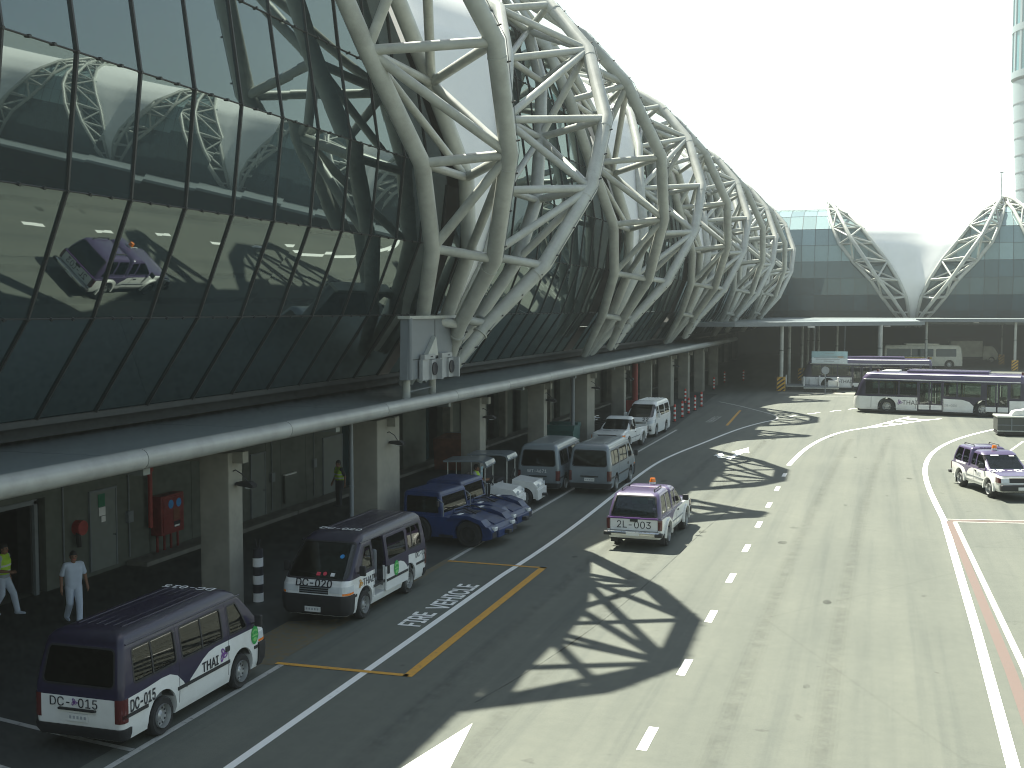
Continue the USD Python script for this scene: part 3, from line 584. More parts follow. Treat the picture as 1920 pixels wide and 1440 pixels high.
rp = thing('fire_riser', 'dull red riser pipe beside the red hose cabinet', 'pipe', (-20.15, 29.05, 0)); obj('pipe', cyl((0, 0, 0.9), (0, 0, 4.1), 0.07, 10), 'pipe_red', rp, smooth=40); obj('valve', cyl((-0.02, 0, 2.55), (-0.02, 0, 2.72), 0.12, 10), 'pipe_red', rp)
fc = thing('hose_cabinet', 'red fire hose cabinet on four legs against the wall', 'cabinet', (-20.1, 29.8, 0))
obj('box', tm(rbox(-0.17, 0.2, -0.58, 0.58, 0.62, 1.78, 0.02)), 'cabinet_red', fc)
for y in (-0.52, -0.17, 0.17, 0.52): obj('leg', bx(-0.02, 0.03, y - 0.03, y + 0.03, 0, 0.62), 'cabinet_red', fc)
obj('door_panel', bx(0.2, 0.215, -0.5, 0.5, 0.7, 1.7), 'cabinet_red', fc)
for y in (-0.12, 0.28): obj('sticker', flat(disc(0.13), (0.22, y, 1.5), (0, 1, 0), (0, 0, 1)), 'sticker_blue', fc)
obj('poster', bx(0.216, 0.222, 0.0, 0.32, 1.0, 1.34), 'rust_brown', fc); obj('poster', bx(0.216, 0.222, 0.02, 0.34, 0.78, 0.96), 'ink_black', fc); obj('poster', bx(0.2222, 0.225, 0.05, 0.3, 0.8, 0.85), 'ink_white', fc)
es = thing('door_sign', 'green and white notice above the handle of the pale door', 'sign', (-20.25, 26.95, 0)); obj('plate', bx(0, 0.012, -0.14, 0.14, 1.85, 2.2), 'sign_green', es); obj('notice', bx(0, 0.012, -0.12, 0.16, 1.6, 1.83), 'ink_white', es); obj('notice', bx(0, 0.011, -0.02, 0.16, 1.42, 1.58), 'ink_white', es)
hr = thing('hose_reel', 'small red and black hose reel hung on the pale wall', 'hose reel', (-20.2, 25.95, 1.45)); obj('reel', cyl((-0.1, 0, 0), (0.12, 0, 0), 0.2, 18), 'pipe_red', hr); obj('nozzle', cyl((0.03, -0.1, -0.1), (0.03, -0.06, -0.5), 0.07, 8), 'black_plastic', hr)
nb = thing('notice_board', 'dark board with white top edge leaning on the wall', 'board', (-20.2, 37.6, 0.3)); obj('panel', bx(-0.05, 0.02, -0.4, 0.4, 0, 1.0), 'wall_pale', nb); obj('edge', bx(-0.05, 0.04, -0.42, 0.42, 1.0, 1.05), 'ink_white', nb)

# steel housing at the foot of the first truss pair, with two flood lights
hs = thing('steel_housing', 'grey steel housing on two posts at the foot of the nearest truss', 'housing')
obj('plate', tm(prism([(34.65, 6.95), (39.0, 6.93), (38.3, 5.0), (34.55, 4.98)], 'x', -14.62, -14.35)), 'steel_grey', hs)
obj('rail', bx(-14.7, -14.28, 34.6, 39.1, 6.93, 7.03), 'steel_white', hs)
obj('pipe', cyl((-14.33, 34.72, 4.98), (-14.33, 34.72, 6.95), 0.09, 12), 'steel_grey', hs, smooth=40)
obj('fin', tm(prism([(35.9, 5.7), (36.9, 5.7), (36.7, 6.35)], 'x', -14.35, -14.2)), 'steel_white', hs)
obj('seam', bx(-14.35, -14.342, 36.95, 36.99, 5.0, 6.9), 'sill_dark', hs); obj('seam', bx(-14.35, -14.342, 34.7, 38.6, 5.6, 5.63), 'sill_dark', hs)
for y in (35.1, 37.4): obj('post', cyl((-14.62, y, 4.28), (-14.62, y, 5.0), 0.13, 16), 'steel_white', hs, smooth=40)
obj('brace', cyl((-14.62, 35.1, 4.55), (-14.62, 37.4, 4.6), 0.03, 8), 'steel_grey', hs)
for y, w in ((36.15, 'left white boxed signal lamp on the grey steel housing'), (37.75, 'right white boxed signal lamp on the grey steel housing')):
    fl = thing('signal_lamp', w, 'lamp', (-14.2, y, 4.92))
    obj('side_shield', bx(-0.1, 0.02, -0.72, -0.1, 0, 0.68), 'signal_grey', fl); obj('case', bx(-0.1, 0.1, -0.1, 0.34, 0, 0.66), 'signal_grey', fl); obj('top_plate', bx(-0.1, 0.05, -0.62, 0.36, 0.68, 0.84), 'signal_grey', fl)
    obj('edge_shield', bx(-0.1, 0.3, 0.34, 0.44, 0, 0.68), 'signal_grey', fl)
    obj('lens', cyl((0.1, 0.12, 0.36), (0.14, 0.12, 0.36), 0.22, 22), 'ink_black', fl); obj('slot', bx(0.05, 0.055, -0.08, 0.12, 0.74, 0.78), 'ink_black', fl)

# ================================================================ FAR CANOPIES AT THE END OF THE ROAD
fc1 = thing('canopy', 'flat grey canopy with pale fascia over the dark far driveway', 'canopy')
obj('roof_slab', tm(prism([(-12.05, 102.0), (4.0, 120.0), (4.0, 190), (-20, 190), (-20, 102)], 'z', 5.9, 6.02)), 'canopy_grey', fc1)
obj('fascia', tm(prism(LineString([(-20, 101.9), (-12.0, 101.9), (4.0, 119.9)]).buffer(0.12, cap_style=2, join_style=2), 'z', 5.75, 6.12)), 'steel_grey', fc1)
for k in range(7): obj('beam', bx(-19, 3.9, 122 + 9 * k, 122.3 + 9 * k, 5.6, 5.9), 'canopy_grey', fc1)
fc2 = thing('canopy', 'long thin pale canopy on posts under the far concourse at right', 'canopy')
obj('roof_slab', bx(4.1, 190, 150.2, 195, 5.85, 6.0), 'canopy_grey', fc2); obj('fascia', bx(4.1, 190, 150.0, 150.2, 5.75, 6.12), 'steel_grey', fc2); obj('beam', bx(4.1, 190, 163, 163.3, 5.3, 5.85), 'canopy_grey', fc2)
def striped_column(x, y, r, h, label, base=True, grp='slim pale posts carrying the far canopies', dim=False):
    c = thing('canopy_post', label, 'post', (x, y, 0), group=grp)
    obj('shaft', cyl((0, 0, 0), (0, 0, h), r, 16), 'steel_white', c, smooth=40)
    obj('band', cyl((0, 0, h * 0.62), (0, 0, h * 0.62 + 0.06), r * 1.04, 16), 'mullion_dark', c)
    if base:
        w = 0.36; bs = obj('guard', tm(rbox(-w, w, -w, w, 0, 1.25, 0.04)), 'stripe_yellow', c)
        for k in range(-1, 4):
            z = 0.02 + 0.36 * k; pl = Polygon([(-w + .03, z), (w - .03, z + 0.5), (w - .03, z + 0.66), (-w + .03, z + 0.16)]).intersection(sbox(-w, 0.03, w, 1.22))
            if pl.is_empty: continue
            obj('stripe', flat(pl, (0, -w - 0.001, 0), (1, 0, 0), (0, 0, 1)), 'ink_black', bs); obj('stripe', flat(pl, (-w - 0.001, 0, 0), (0, -1, 0), (0, 0, 1)), 'ink_black', bs)
    return c
for a in ((-8.35, 106.6, 0.17, 5.8, 'pale post with yellow striped foot at the left front of the far canopy'), (-8.15, 113, 0.15, 5.8, 'second post just behind the front left striped post', False), (-7.6, 123, 0.14, 5.8, 'third post behind the front left striped post'),
          (-8.1, 142, 0.15, 5.8, 'leftmost of three thin posts above the dark bus stop', False), (-7.45, 142, 0.15, 5.8, 'middle of three thin posts above the dark bus stop', False), (-6.9, 142, 0.13, 5.8, 'rightmost of three thin posts above the dark bus stop', False),
          (-4.1, 121, 0.12, 5.8, 'thin post behind the pale blue billboard', False), (0.0, 115.5, 0.22, 5.8, 'stout pale post right of the billboard, behind the airside bus', False),
          (5.35, 151, 0.16, 5.8, 'post with yellow striped foot in front of the cream coach'), (15.3, 150.6, 0.17, 5.8, 'post with yellow striped foot near the right picture edge'), (15.4, 168, 0.14, 5.8, 'thin post with striped foot behind the one at the right edge'), (25.3, 151, 0.16, 5.8, 'far canopy post beyond the right picture edge')):
    striped_column(*a[:5], base=(len(a) < 6))
for x, y, w in ((-5.9, 108, 'small ceiling lamp under the left end of the far canopy'), (0.6, 116.5, 'small white ceiling lamp beside the stout pale post'), (11.0, 151.5, 'small white lamp under the right far canopy'), (16.7, 151.5, 'small white lamp beside the right striped post')):
    l = thing('ceiling_lamp', w, 'lamp', (x, y, 5.62)); obj('case', bx(-0.3, 0.3, -0.2, 0.2, 0, 0.1), 'lamp_white', l); obj('stem', cyl((0, 0, 0.1), (0, 0, 0.3), 0.04, 6), 'steel_grey', l)

# billboard and round sign in front of the shaded bus
bb = thing('billboard', 'pale blue and white hanging board with lines of small print', 'billboard', (-4.3, 108.5, 0))
obj('panel', bx(-1.55, 1.55, 0, 0.08, 2.42, 3.5), 'billboard_blue', bb); obj('lower_panel', bx(-1.53, 1.53, -0.012, 0, 2.44, 2.95), 'billboard_white', bb)
for z, a, c, m_ in ((3.32, -0.4, 0.4, 'ink_grey'), (3.05, -0.9, 1.3, 'ink_grey'), (2.9, -1.35, 1.35, 'ink_grey'), (2.77, -1.2, 0.9, 'ink_grey'), (2.6, -0.5, 0.4, 'ink_grey'), (2.98, 0.7, 1.2, 'logo_gold')): obj('print_line', bx(a, c, -0.02, -0.013, z, z + 0.05), m_, bb)
for x in (-1.3, 1.3): obj('hanger', cyl((x, 0.04, 3.5), (x, 0.04, 5.85), 0.025, 6), 'steel_grey', bb)
rs = thing('road_sign', 'small round sign on a thin post under the billboard', 'sign', (-4.45, 104.3, 0)); obj('post', cyl((0, 0, 0), (0, 0, 2.0), 0.05, 8), 'steel_grey', rs); obj('disc', cyl((0, -0.06, 2.0), (0, -0.03, 2.0), 0.33, 24), 'ink_grey', rs)
isl = obj('traffic_island', sheet(Polygon([(-8.4, 103.2), (3.5, 104.5), (3.5, 106.0), (-8.2, 105.3)]), 0.006), 'concrete', kind='structure', label='pale concrete strip in front of the far canopy')

# ================================================================ VEHICLES
def loft(S, rf=0.18, rr=0.10, off=0.0, n=6, crown=0.0):
    """Horizontal slices (z, rear y, front y, half width) with rounded plan corners, stacked into a closed solid."""
    rings = []
    for s in S:
        z, yr, yf, hw = s[:4]; yr, yf, hw = yr + off, yf - off, hw - off
        r1, r2 = min(rf, hw * 0.9, (yf - yr) / 2.1), min(rr, hw * 0.9, (yf - yr) / 2.1); p = []
        for cx, cy, r, a0 in ((hw - r1, yf - r1, r1, 0), (-hw + r1, yf - r1, r1, 90), (-hw + r2, yr + r2, r2, 180), (hw - r2, yr + r2, r2, 270)):
            for t in np.linspace(a0, a0 + 90, n): p.append((cx + r * math.cos(math.radians(t)), cy + r * math.sin(math.radians(t)), z))
        rings.append(p)
    v = np.array(rings).reshape(-1, 3); k = 4 * n; L = len(S); i = np.arange(k); j = (i + 1) % k; f = []
    for q in range(L - 1): f += [np.c_[i + q * k, j + q * k, j + q * k + k], np.c_[i + q * k, j + q * k + k, i + q * k + k]]
    cb, ct = v[:k].mean(0), v[-k:].mean(0) + [0, 0, crown]; v = np.vstack([v, cb, ct])
    f += [np.c_[j, i, np.full(k, L * k)], np.c_[i + (L - 1) * k, j + (L - 1) * k, np.full(k, L * k + 1)]]
    return mani(trimesh.Trimesh(v, np.vstack(f), process=False))
def at(S, z, col): a = np.array([s[:4] for s in S]); return float(np.interp(z, a[:, 0], a[:, col]))
def inner_of(S, t, z0): return [(z, a, b_, c) for z, a, b_, c in [(z0,) + tuple(at(S, z0, k) for k in (1, 2, 3))] + [s[:4] for s in S if s[0] > z0 + 0.02 and s[0] < S[-1][0] - t]]
def wheel(parent, x, y, r=0.33, w=0.2, side=1, rim='rim_steel', holes=10, hub=0.6):
    prof = [(r * hub, -w / 2 + .02), (r * 0.9, -w / 2), (r * 0.985, -w / 2 + .025), (r, -w / 4), (r, w / 4), (r * 0.985, w / 2 - .025), (r * 0.9, w / 2), (r * hub, w / 2 - .02), (r * hub, -w / 2 + .02)]
    t = trimesh.creation.revolve(prof, sections=32); t.apply_transform(trimesh.transformations.rotation_matrix(math.pi / 2, (0, 1, 0))); t.apply_translation((x, y, r))
    wp_ = obj('wheel', t, 'rubber', parent, smooth=40)
    s = side; rr = r * hub
    rp_ = [(0.0, .03), (rr * .28, .035), (rr * .34, .015), (rr * .5, -.005), (rr * .8, .0), (rr * .88, -.03), (rr * .95, -.03), (rr * 1.02, w / 2 - .03), (rr * 1.04, -w / 2), (0.0, -w / 2)]
    d = trimesh.creation.revolve([(a, c) for a, c in rp_], sections=28); d.apply_transform(trimesh.transformations.rotation_matrix(math.pi / 2 * 1, (0, 1, 0)))
    if s < 0: d.apply_transform(trimesh.transformations.rotation_matrix(math.pi, (0, 0, 1)))
    d.apply_translation((x + s * (w / 2 - .05), y, r)); obj('rim', d, rim, wp_, smooth=35)
    if holes:
        hl = []
        for q in range(holes):
            a = q * 2 * math.pi / holes; c = np.array([x + s * (w / 2 - .048), y + rr * .66 * math.cos(a), r + rr * .66 * math.sin(a)]); hl.append(cyl(c, c + [s * 0.004, 0, 0], rr * .10, 8))
        obj('rim_holes', cat_(hl), 'ink_black', wp_)
    return wp_
def shellbit(S, poly, axis, c0, c1, o0, o1, **kw):
    """The piece of skin of solid S (between offsets o0 < o1 inside the surface) that lies within a prism."""
    return (loft(S, off=o0, **kw) - loft([(s[0] + (-.05 if i == 0 else .05 if i == len(S) - 1 else 0),) + tuple(s[1:4]) for i, s in enumerate(S)], off=o1, **kw)) ^ prism(poly, axis, c0, c1)
def rpoly(pts, r=0.05): return Polygon(pts).buffer(-r, join_style=2).buffer(r, 4)
def orchid(parent, pos, right, up, s, m='logo_purple'):
    ms = []
    for k in range(3):
        a = math.radians(100 + 120 * k); e = affinity.translate(affinity.rotate(affinity.scale(disc(1), s * 0.30, s * 0.17), math.degrees(a) + 35, origin=(0, 0)), s * 0.24 * math.cos(a), s * 0.24 * math.sin(a))
        h = affinity.translate(affinity.rotate(affinity.scale(disc(1), s * 0.15, s * 0.07), math.degrees(a) + 35, origin=(0, 0)), s * 0.26 * math.cos(a), s * 0.26 * math.sin(a))
        ms.append(flat(e.difference(h), pos, right, up))
    obj('logo', cat_(ms), m, parent)
def eco_sticker(parent, pos, right, up, w, h):
    obj('sticker', flat(affinity.scale(disc(1, 40), w, h), pos, right, up), 'sticker_green', parent)
    R = np.array(right, float); U = np.array(up, float); N = np.cross(R, U); p = np.array(pos) + N * 0.005
    a = affinity.scale(disc(1), w * 0.72, h * 0.3).difference(affinity.translate(affinity.scale(disc(1), w * 0.55, h * 0.18), 0, -h * .08))
    obj('sticker_mark', cat_([flat(affinity.translate(a, 0, h * 0.35), p, R, U), flat(sbox(-w * .8, -h * .12, w * .8, h * .02), p, R, U), flat(affinity.translate(affinity.scale(disc(1), w * .5, h * .22), 0, -h * .48), p, R, U)]), 'sticker_lime', parent)

VAN = [(0.24, -2.26, 2.26, .79), (0.36, -2.33, 2.33, .83), (0.60, -2.35, 2.35, .845), (0.93, -2.35, 2.31, .845), (1.05, -2.345, 2.22, .842), (1.16, -2.335, 2.11, .838), (1.45, -2.28, 1.84, .80), (1.72, -2.22, 1.57, .755), (1.84, -2.18, 1.42, .72), (1.92, -2.10, 1.26, .65), (1.965, -1.98, 1.10, .54), (1.98, -1.85, .95, .40)]
def van(label, loc, rz, paint_, code=None, style='plain', group=None):
    v = thing('passenger_van', label, 'van', loc, rz, group)
    kw = dict(rf=0.20, rr=0.10); S = VAN
    body = loft(S, crown=0.01, **kw) - loft(inner_of(S, .05, .55), off=.045, **kw)
    for y in (1.38, -1.21): body -= mani(cyl((-1.2, y, .36), (1.2, y, .36), .42, 28))
    door = rpoly([(.95, 1.13), (1.60, 1.13), (1.42, 1.45), (1.27, 1.68), (.95, 1.68)], .05)
    mid = rpoly([(-.62, 1.13), (.72, 1.13), (.72, 1.70), (-.62, 1.70)], .07); rear = rpoly([(-2.02, 1.13), (-.78, 1.13), (-.78, 1.70), (-1.98, 1.70)], .07)
    rw = rpoly([(-.70, 1.12), (.70, 1.12), (.63, 1.74), (-.63, 1.74)], .09); ws = rpoly([(-.78, 1.06), (.78, 1.06), (.68, 1.80), (-.68, 1.80)], .1)
    sides = [door, mid, rear]
    for p in sides: body -= prism(p, 'x', -1.2, 1.2)
    body -= prism(rw, 'y', -2.6, -1.7); body -= prism(ws, 'y', 1.0, 2.6)
    opening = None
    if style == 'open':
        opening = rpoly([(.30, .42), (.86, .42), (.86, 1.76), (.30, 1.76)], .03); body -= prism(opening, 'x', -1.2, -.5)
    if style == 'open': obj('interior_lining', bx(.70, .72, -.2, 1.0, .45, 1.75), 'black_plastic', v)  # black panel added inside so the open doorway stays dark
    if paint_ == 'thai':
        purple = Polygon([(2.7, 1.045), (1.0, 1.06), (.45, 1.06), (.22, 1.03), (.02, .95), (-.2, .82), (-.38, .72), (-.5, .60), (-.60, .74), (-.78, .90), (-1.0, .985), (-1.25, .995), (-1.7, .96), (-2.7, .93), (-2.7, 2.4), (2.7, 2.4)])
        if style == 'open': purple = affinity.scale(purple, 1, 1)
        P_ = prism(purple, 'x', -1.5, 1.5)
        obj('lower_body', tm(body - P_), 'car_white', v, smooth=25); obj('upper_body', tm(body ^ P_), 'car_purple_dark', v, smooth=25); trim = 'car_purple_dark'
    else:
        obj('body', tm(body), paint_, v, smooth=25); trim = paint_
    for s in (-1, 1):
        for p in sides:
            if style == 'open' and s < 0 and p is mid: continue
            gl = shellbit(S, p.buffer(.01), 'x', 0 if s > 0 else -1.2, 1.2 if s > 0 else 0, .012, .022, **kw)
            obj('side_window', tm(gl), 'tint_glass', v, smooth=25)
            fr = shellbit(S, p.buffer(.012).difference(p.buffer(-.022)), 'x', 0 if s > 0 else -1.2, 1.2 if s > 0 else 0, -.004, .02, **kw); obj('window_seal', tm(fr), 'black_plastic', v)
        for y in ((.05, -1.45) if style != 'open' or s > 0 else (-1.45,)): obj('window_post', tm(shellbit(S, Polygon([(y - .02, 1.13), (y + .02, 1.13), (y + .02, 1.7), (y - .02, 1.7)]), 'x', 0 if s > 0 else -1.2, 1.2 if s > 0 else 0, .004, .025, **kw)), 'black_plastic', v)
    obj('rear_window', tm(shellbit(S, rw.buffer(.01), 'y', -2.6, -1.7, .012, .022, **kw)), 'tint_glass', v, smooth=25)
    obj('windscreen', tm(shellbit(S, ws.buffer(.01), 'y', 1.0, 2.6, .012, .022, **kw)), 'tint_glass', v, smooth=25)
    obj('window_seal', tm(shellbit(S, rw.buffer(.012).difference(rw.buffer(-.02)), 'y', -2.6, -1.7, -.004, .02, **kw)), 'black_plastic', v)
    obj('window_seal', tm(shellbit(S, ws.buffer(.012).difference(ws.buffer(-.02)), 'y', 1.0, 2.6, -.004, .02, **kw)), 'black_plastic', v)
    # mouldings, bumpers, lamps
    for s in (-1, 1):
        for a, c in ((-2.33, -1.65), (-.78, .93), (1.83, 2.3)):
            obj('moulding', tm(shellbit(S, sbox(a, .63, c, .69), 'x', 0 if s > 0 else -1.2, 1.2 if s > 0 else 0, -.012, .01, **kw)), 'black_plastic', v)
        for y in ((.9, -.72) if style != 'open' else ((.9, -.72) if s > 0 else (.9,))):
            obj('door_gap', tm(shellbit(S, sbox(y - .006, .40, y + .006, 1.76), 'x', 0 if s > 0 else -1.2, 1.2 if s > 0 else 0, -.002, .004, **kw)), 'ink_black', v)
        obj('handle', tm(rbox(*sorted((s * .835, s * .865)), .78 - .0, .92, .86, .96, .008)), 'black_plastic', v)
        obj('headlamp', tm(shellbit(S, sbox(*sorted((s * .38, s * .86)), ).intersection(sbox(-1, .74, 1, .93)) if False else Polygon([(s * .40, .78), (s * .86, .785), (s * .86, .93), (s * .40, .92)]), 'y', 2.0, 2.6, -.008, .03, **kw)), 'lamp_clear', v)
        obj('indicator', tm(shellbit(S, Polygon([(s * .72, .735), (s * .86, .735), (s * .86, .78), (s * .72, .78)]), 'y', 2.0, 2.6, -.008, .03, **kw)), 'lamp_amber', v)
        tl = shellbit(S, Polygon([(s * .71, .56), (s * .87, .56), (s * .87, .95), (s * .71, .95)]), 'y', -2.6, -2.2, -.012, .03, **kw); obj('tail_lamp', tm(tl), 'lamp_red', v)
        obj('mirror', tm(rbox(*sorted((s * .90, s * 1.06)), 1.74, 1.82, 1.1, 1.34, .03)), 'black_plastic', v); obj('mirror_arm', cyl((s * .80, 1.75, 1.15), (s * .95, 1.78, 1.18), .018, 6), 'black_plastic', v)
    obj('front_bumper', tm(shellbit(S, sbox(-1, .26, 1, .725), 'y', 1.98, 2.6, -.03, .02, **kw)), 'black_plastic', v, smooth=25)
    obj('rear_bumper', tm(shellbit(S, sbox(-1, .26, 1, .46), 'y', -2.6, -2.12, -.03, .02, **kw)), 'black_plastic', v, smooth=25)
    obj('grille', tm(shellbit(S, sbox(-.37, .75, .37, .92), 'y', 2.0, 2.6, -.004, .02, **kw)), 'black_plastic', v)
    for z in (.79, .84, .89): obj('grille_bar', bx(-.36, .36, 2.325, 2.34, z - .008, z + .008), 'steel_grey', v)
    obj('licence_plate', bx(-.2, .2, 2.385, 2.395, .34, .46), 'lamp_white', v); obj('licence_plate', bx(-.2, .2, -2.375, -2.355, .54, .67), 'lamp_white', v)
    obj('plate_print', cat_([bx(-.15 + .07 * k, -.11 + .07 * k, -2.378, -2.3751, .58, .63) for k in range(5)] + [bx(-.15 + .07 * k, -.11 + .07 * k, 2.3951, 2.397, .38, .43) for k in range(5)]), 'ink_grey', v)
    obj('tailgate_handle', tm(rbox(-.36, .36, -2.40, -2.35, .715, .755, .012)), 'black_plastic', v)
    obj('wiper', cyl((-.1, 2.13, 1.13), (.5, 2.06, 1.2), .01, 5), 'black_plastic', v)
    for x in (-.42, -.25, -.08, .08, .25, .42): obj('roof_rib', tm(rbox(x - .022, x + .022, -1.75, .85, 1.97, 1.9865, .006)), trim, v)
    obj('rain_gutter', cat_([tube([(s * .74, -2.1, 1.79), (s * .745, 1.45, 1.79)], .015, 6) for s in (-1, 1)]), trim, v)
    for y, z0 in ((.85, .5), (-.35, .5), (-1.35, .5)):
        for x in (-.42, .42): obj('seat', cat_([tm(rbox(x - .34, x + .34, y - .22, y + .25, z0, z0 + .38, .05)), tm(rbox(x - .34, x + .34, y - .34, y - .18, z0 + .2, z0 + .98, .05)), tm(rbox(x - .13, x + .13, y - .33, y - .22, z0 + .99, z0 + 1.16, .03))]), 'seat_grey', v)
    obj('dashboard', tm(rbox(-.72, .72, 1.62, 1.95, .75, 1.07, .05)), 'black_plastic', v)
    for s in (-1, 1):
        for y in (1.38, -1.21): wheel(v, s * .735, y, .33, .2, s)
    obj('underbody', bx(-.62, .62, -2.1, 2.1, .22, .40), 'black_plastic', v)
    kx = at(S, .9, 3) + .004
    if paint_ == 'thai':
        tilt = -0.02
        if style == 'open':
            # right of the picture is the rear: this side is the van's left (local -x)
            L = (0, -1, 0); up = (0.0, 0, 1)
            xs = -kx - .002
            orchid(v, (xs, 1.62, .88), L, up, .22, 'logo_gold'); obj('airline_name', text('THAI', .17, (xs, 1.22, .88), L, up), 'ink_black', v)
            dp_ = [(s[0], s[1], s[2], s[3] + .05) for s in S]
            panel = shellbit(dp_, rpoly([(-1.05, .40), (.30, .40), (.30, 1.76), (-1.05, 1.76)], .05), 'x', -1.3, 0, 0, .035, **kw) - prism(rpoly([(-.92, 1.15), (.16, 1.15), (.16, 1.68), (-.92, 1.68)], .07), 'x', -1.3, 0)
            pp = Polygon([(.6, 1.02), (.2, 1.0), (-.2, .98), (-.52, .985), (-.75, .92), (-.92, .80), (-1.0, .72), (-1.3, 1.0), (-1.3, 2), (.6, 2)]); Pq = prism(pp, 'x', -1.4, 0)
            sd = obj('sliding_door', tm(panel - Pq), 'car_white', v, smooth=25, label='white sliding door pushed back, with a green round sticker'); obj('upper_panel', tm(panel ^ Pq), 'car_purple_dark', sd, smooth=25)
            obj('window', tm(shellbit(dp_, rpoly([(-.93, 1.14), (.17, 1.14), (.17, 1.69), (-.93, 1.69)], .07), 'x', -1.3, 0, .012, .02, **kw)), 'tint_glass', sd)
            obj('moulding', tm(shellbit(dp_, sbox(-1.0, .63, .28, .69), 'x', -1.3, 0, -.012, .01, **kw)), 'black_plastic', sd); obj('handle', bx(-.935, -.905, .18, .26, .82, 1.02), 'black_plastic', sd)
            eco_sticker(sd, (-kx - .054, -.28, .86), L, up, .14, .19)
            obj('fleet_number', text('DC-020', .14, (xs - .002, -1.98, .90), L, up), 'ink_black', v)
            orchid(v, (xs - .002, -2.12, .74), L, up, .16, 'ink_grey')
            obj('fleet_number', text('DC-020', .17, (-.0, 2.285 + .025, .99), (-1, 0, 0), (0, -.28, 1), bold=True), 'ink_black', v)
            obj('fleet_number', text('DC-020', .2, (0, .92, 1.995), (-1, 0, 0), (0, -1, .02)), 'ink_white', v)
            for x, z, mm, r in ((-.46, 1.52, 'sticker_blue', .055), (-.18, 1.17, 'sticker_red', .05)): obj('sticker', flat(disc(r), (x, at(S, z, 2) + .004, z), (-1, 0, 0), (0, -.68, .73)), mm, v)
            for x, mm in ((-.02, 'sticker_red'), (-.38, 'ink_white')): obj('sticker', flat(sbox(-.05, -.045, .05, .045), (x, at(S, 1.16, 2) + .004, 1.16), (-1, 0, 0), (0, -.68, .73)), mm, v)
        else:
            R = (0, 1, 0); up = (0, 0, 1); xs = kx + .002
            obj('airline_name', text('THAI', .17, (xs, .26, .80), R, up, bold=True, stretch=.95), 'ink_black', v); orchid(v, (xs, .71, .84), R, up, .27)
            obj('fleet_number', text('DC-015', .19, (xs, -1.79, .80), R, up, stretch=.68, bold=True), 'ink_black', v)
            eco_sticker(v, (xs, 1.85, .91), R, up, .13, .18)
            obj('fleet_number', text('DC-', .15, (-.34, -2.362, .845), (1, 0, 0), up), 'ink_black', v); obj('fleet_number', text('015', .15, (.20, -2.362, .845), (1, 0, 0), up), 'ink_black', v); orchid(v, (-.06, -2.362, .85), (1, 0, 0), up, .13)
            obj('fleet_number', text('DC-015', .2, (0, .92, 1.995), (-1, 0, 0), (0, -1, .02)), 'ink_white', v)
    elif style == 'old':
        obj('plate_print', text('WT-4671', .12, (-.05, -2.362, .93), (1, 0, 0), (0, 0, 1)), 'ink_white', v)
    return v
van('purple and white van DC-015 with THAI lettering parked nearest the viewer', (-12.36, 18.07, 0), 0.2, 'thai')
van('purple and white van DC-020 facing the viewer with its side door slid open', (-12.22, 26.2, 0), 179.0, 'thai', style='open')
va = van('silver grey van seen from behind, next to the roofed baggage tractors', (-12.72, 46.1, 0), 1.0, 'car_silver', style='old')
van('silver grey van seen from behind, parked over the white lane line', (-10.72, 46.6, 0), -0.5, 'car_silver')

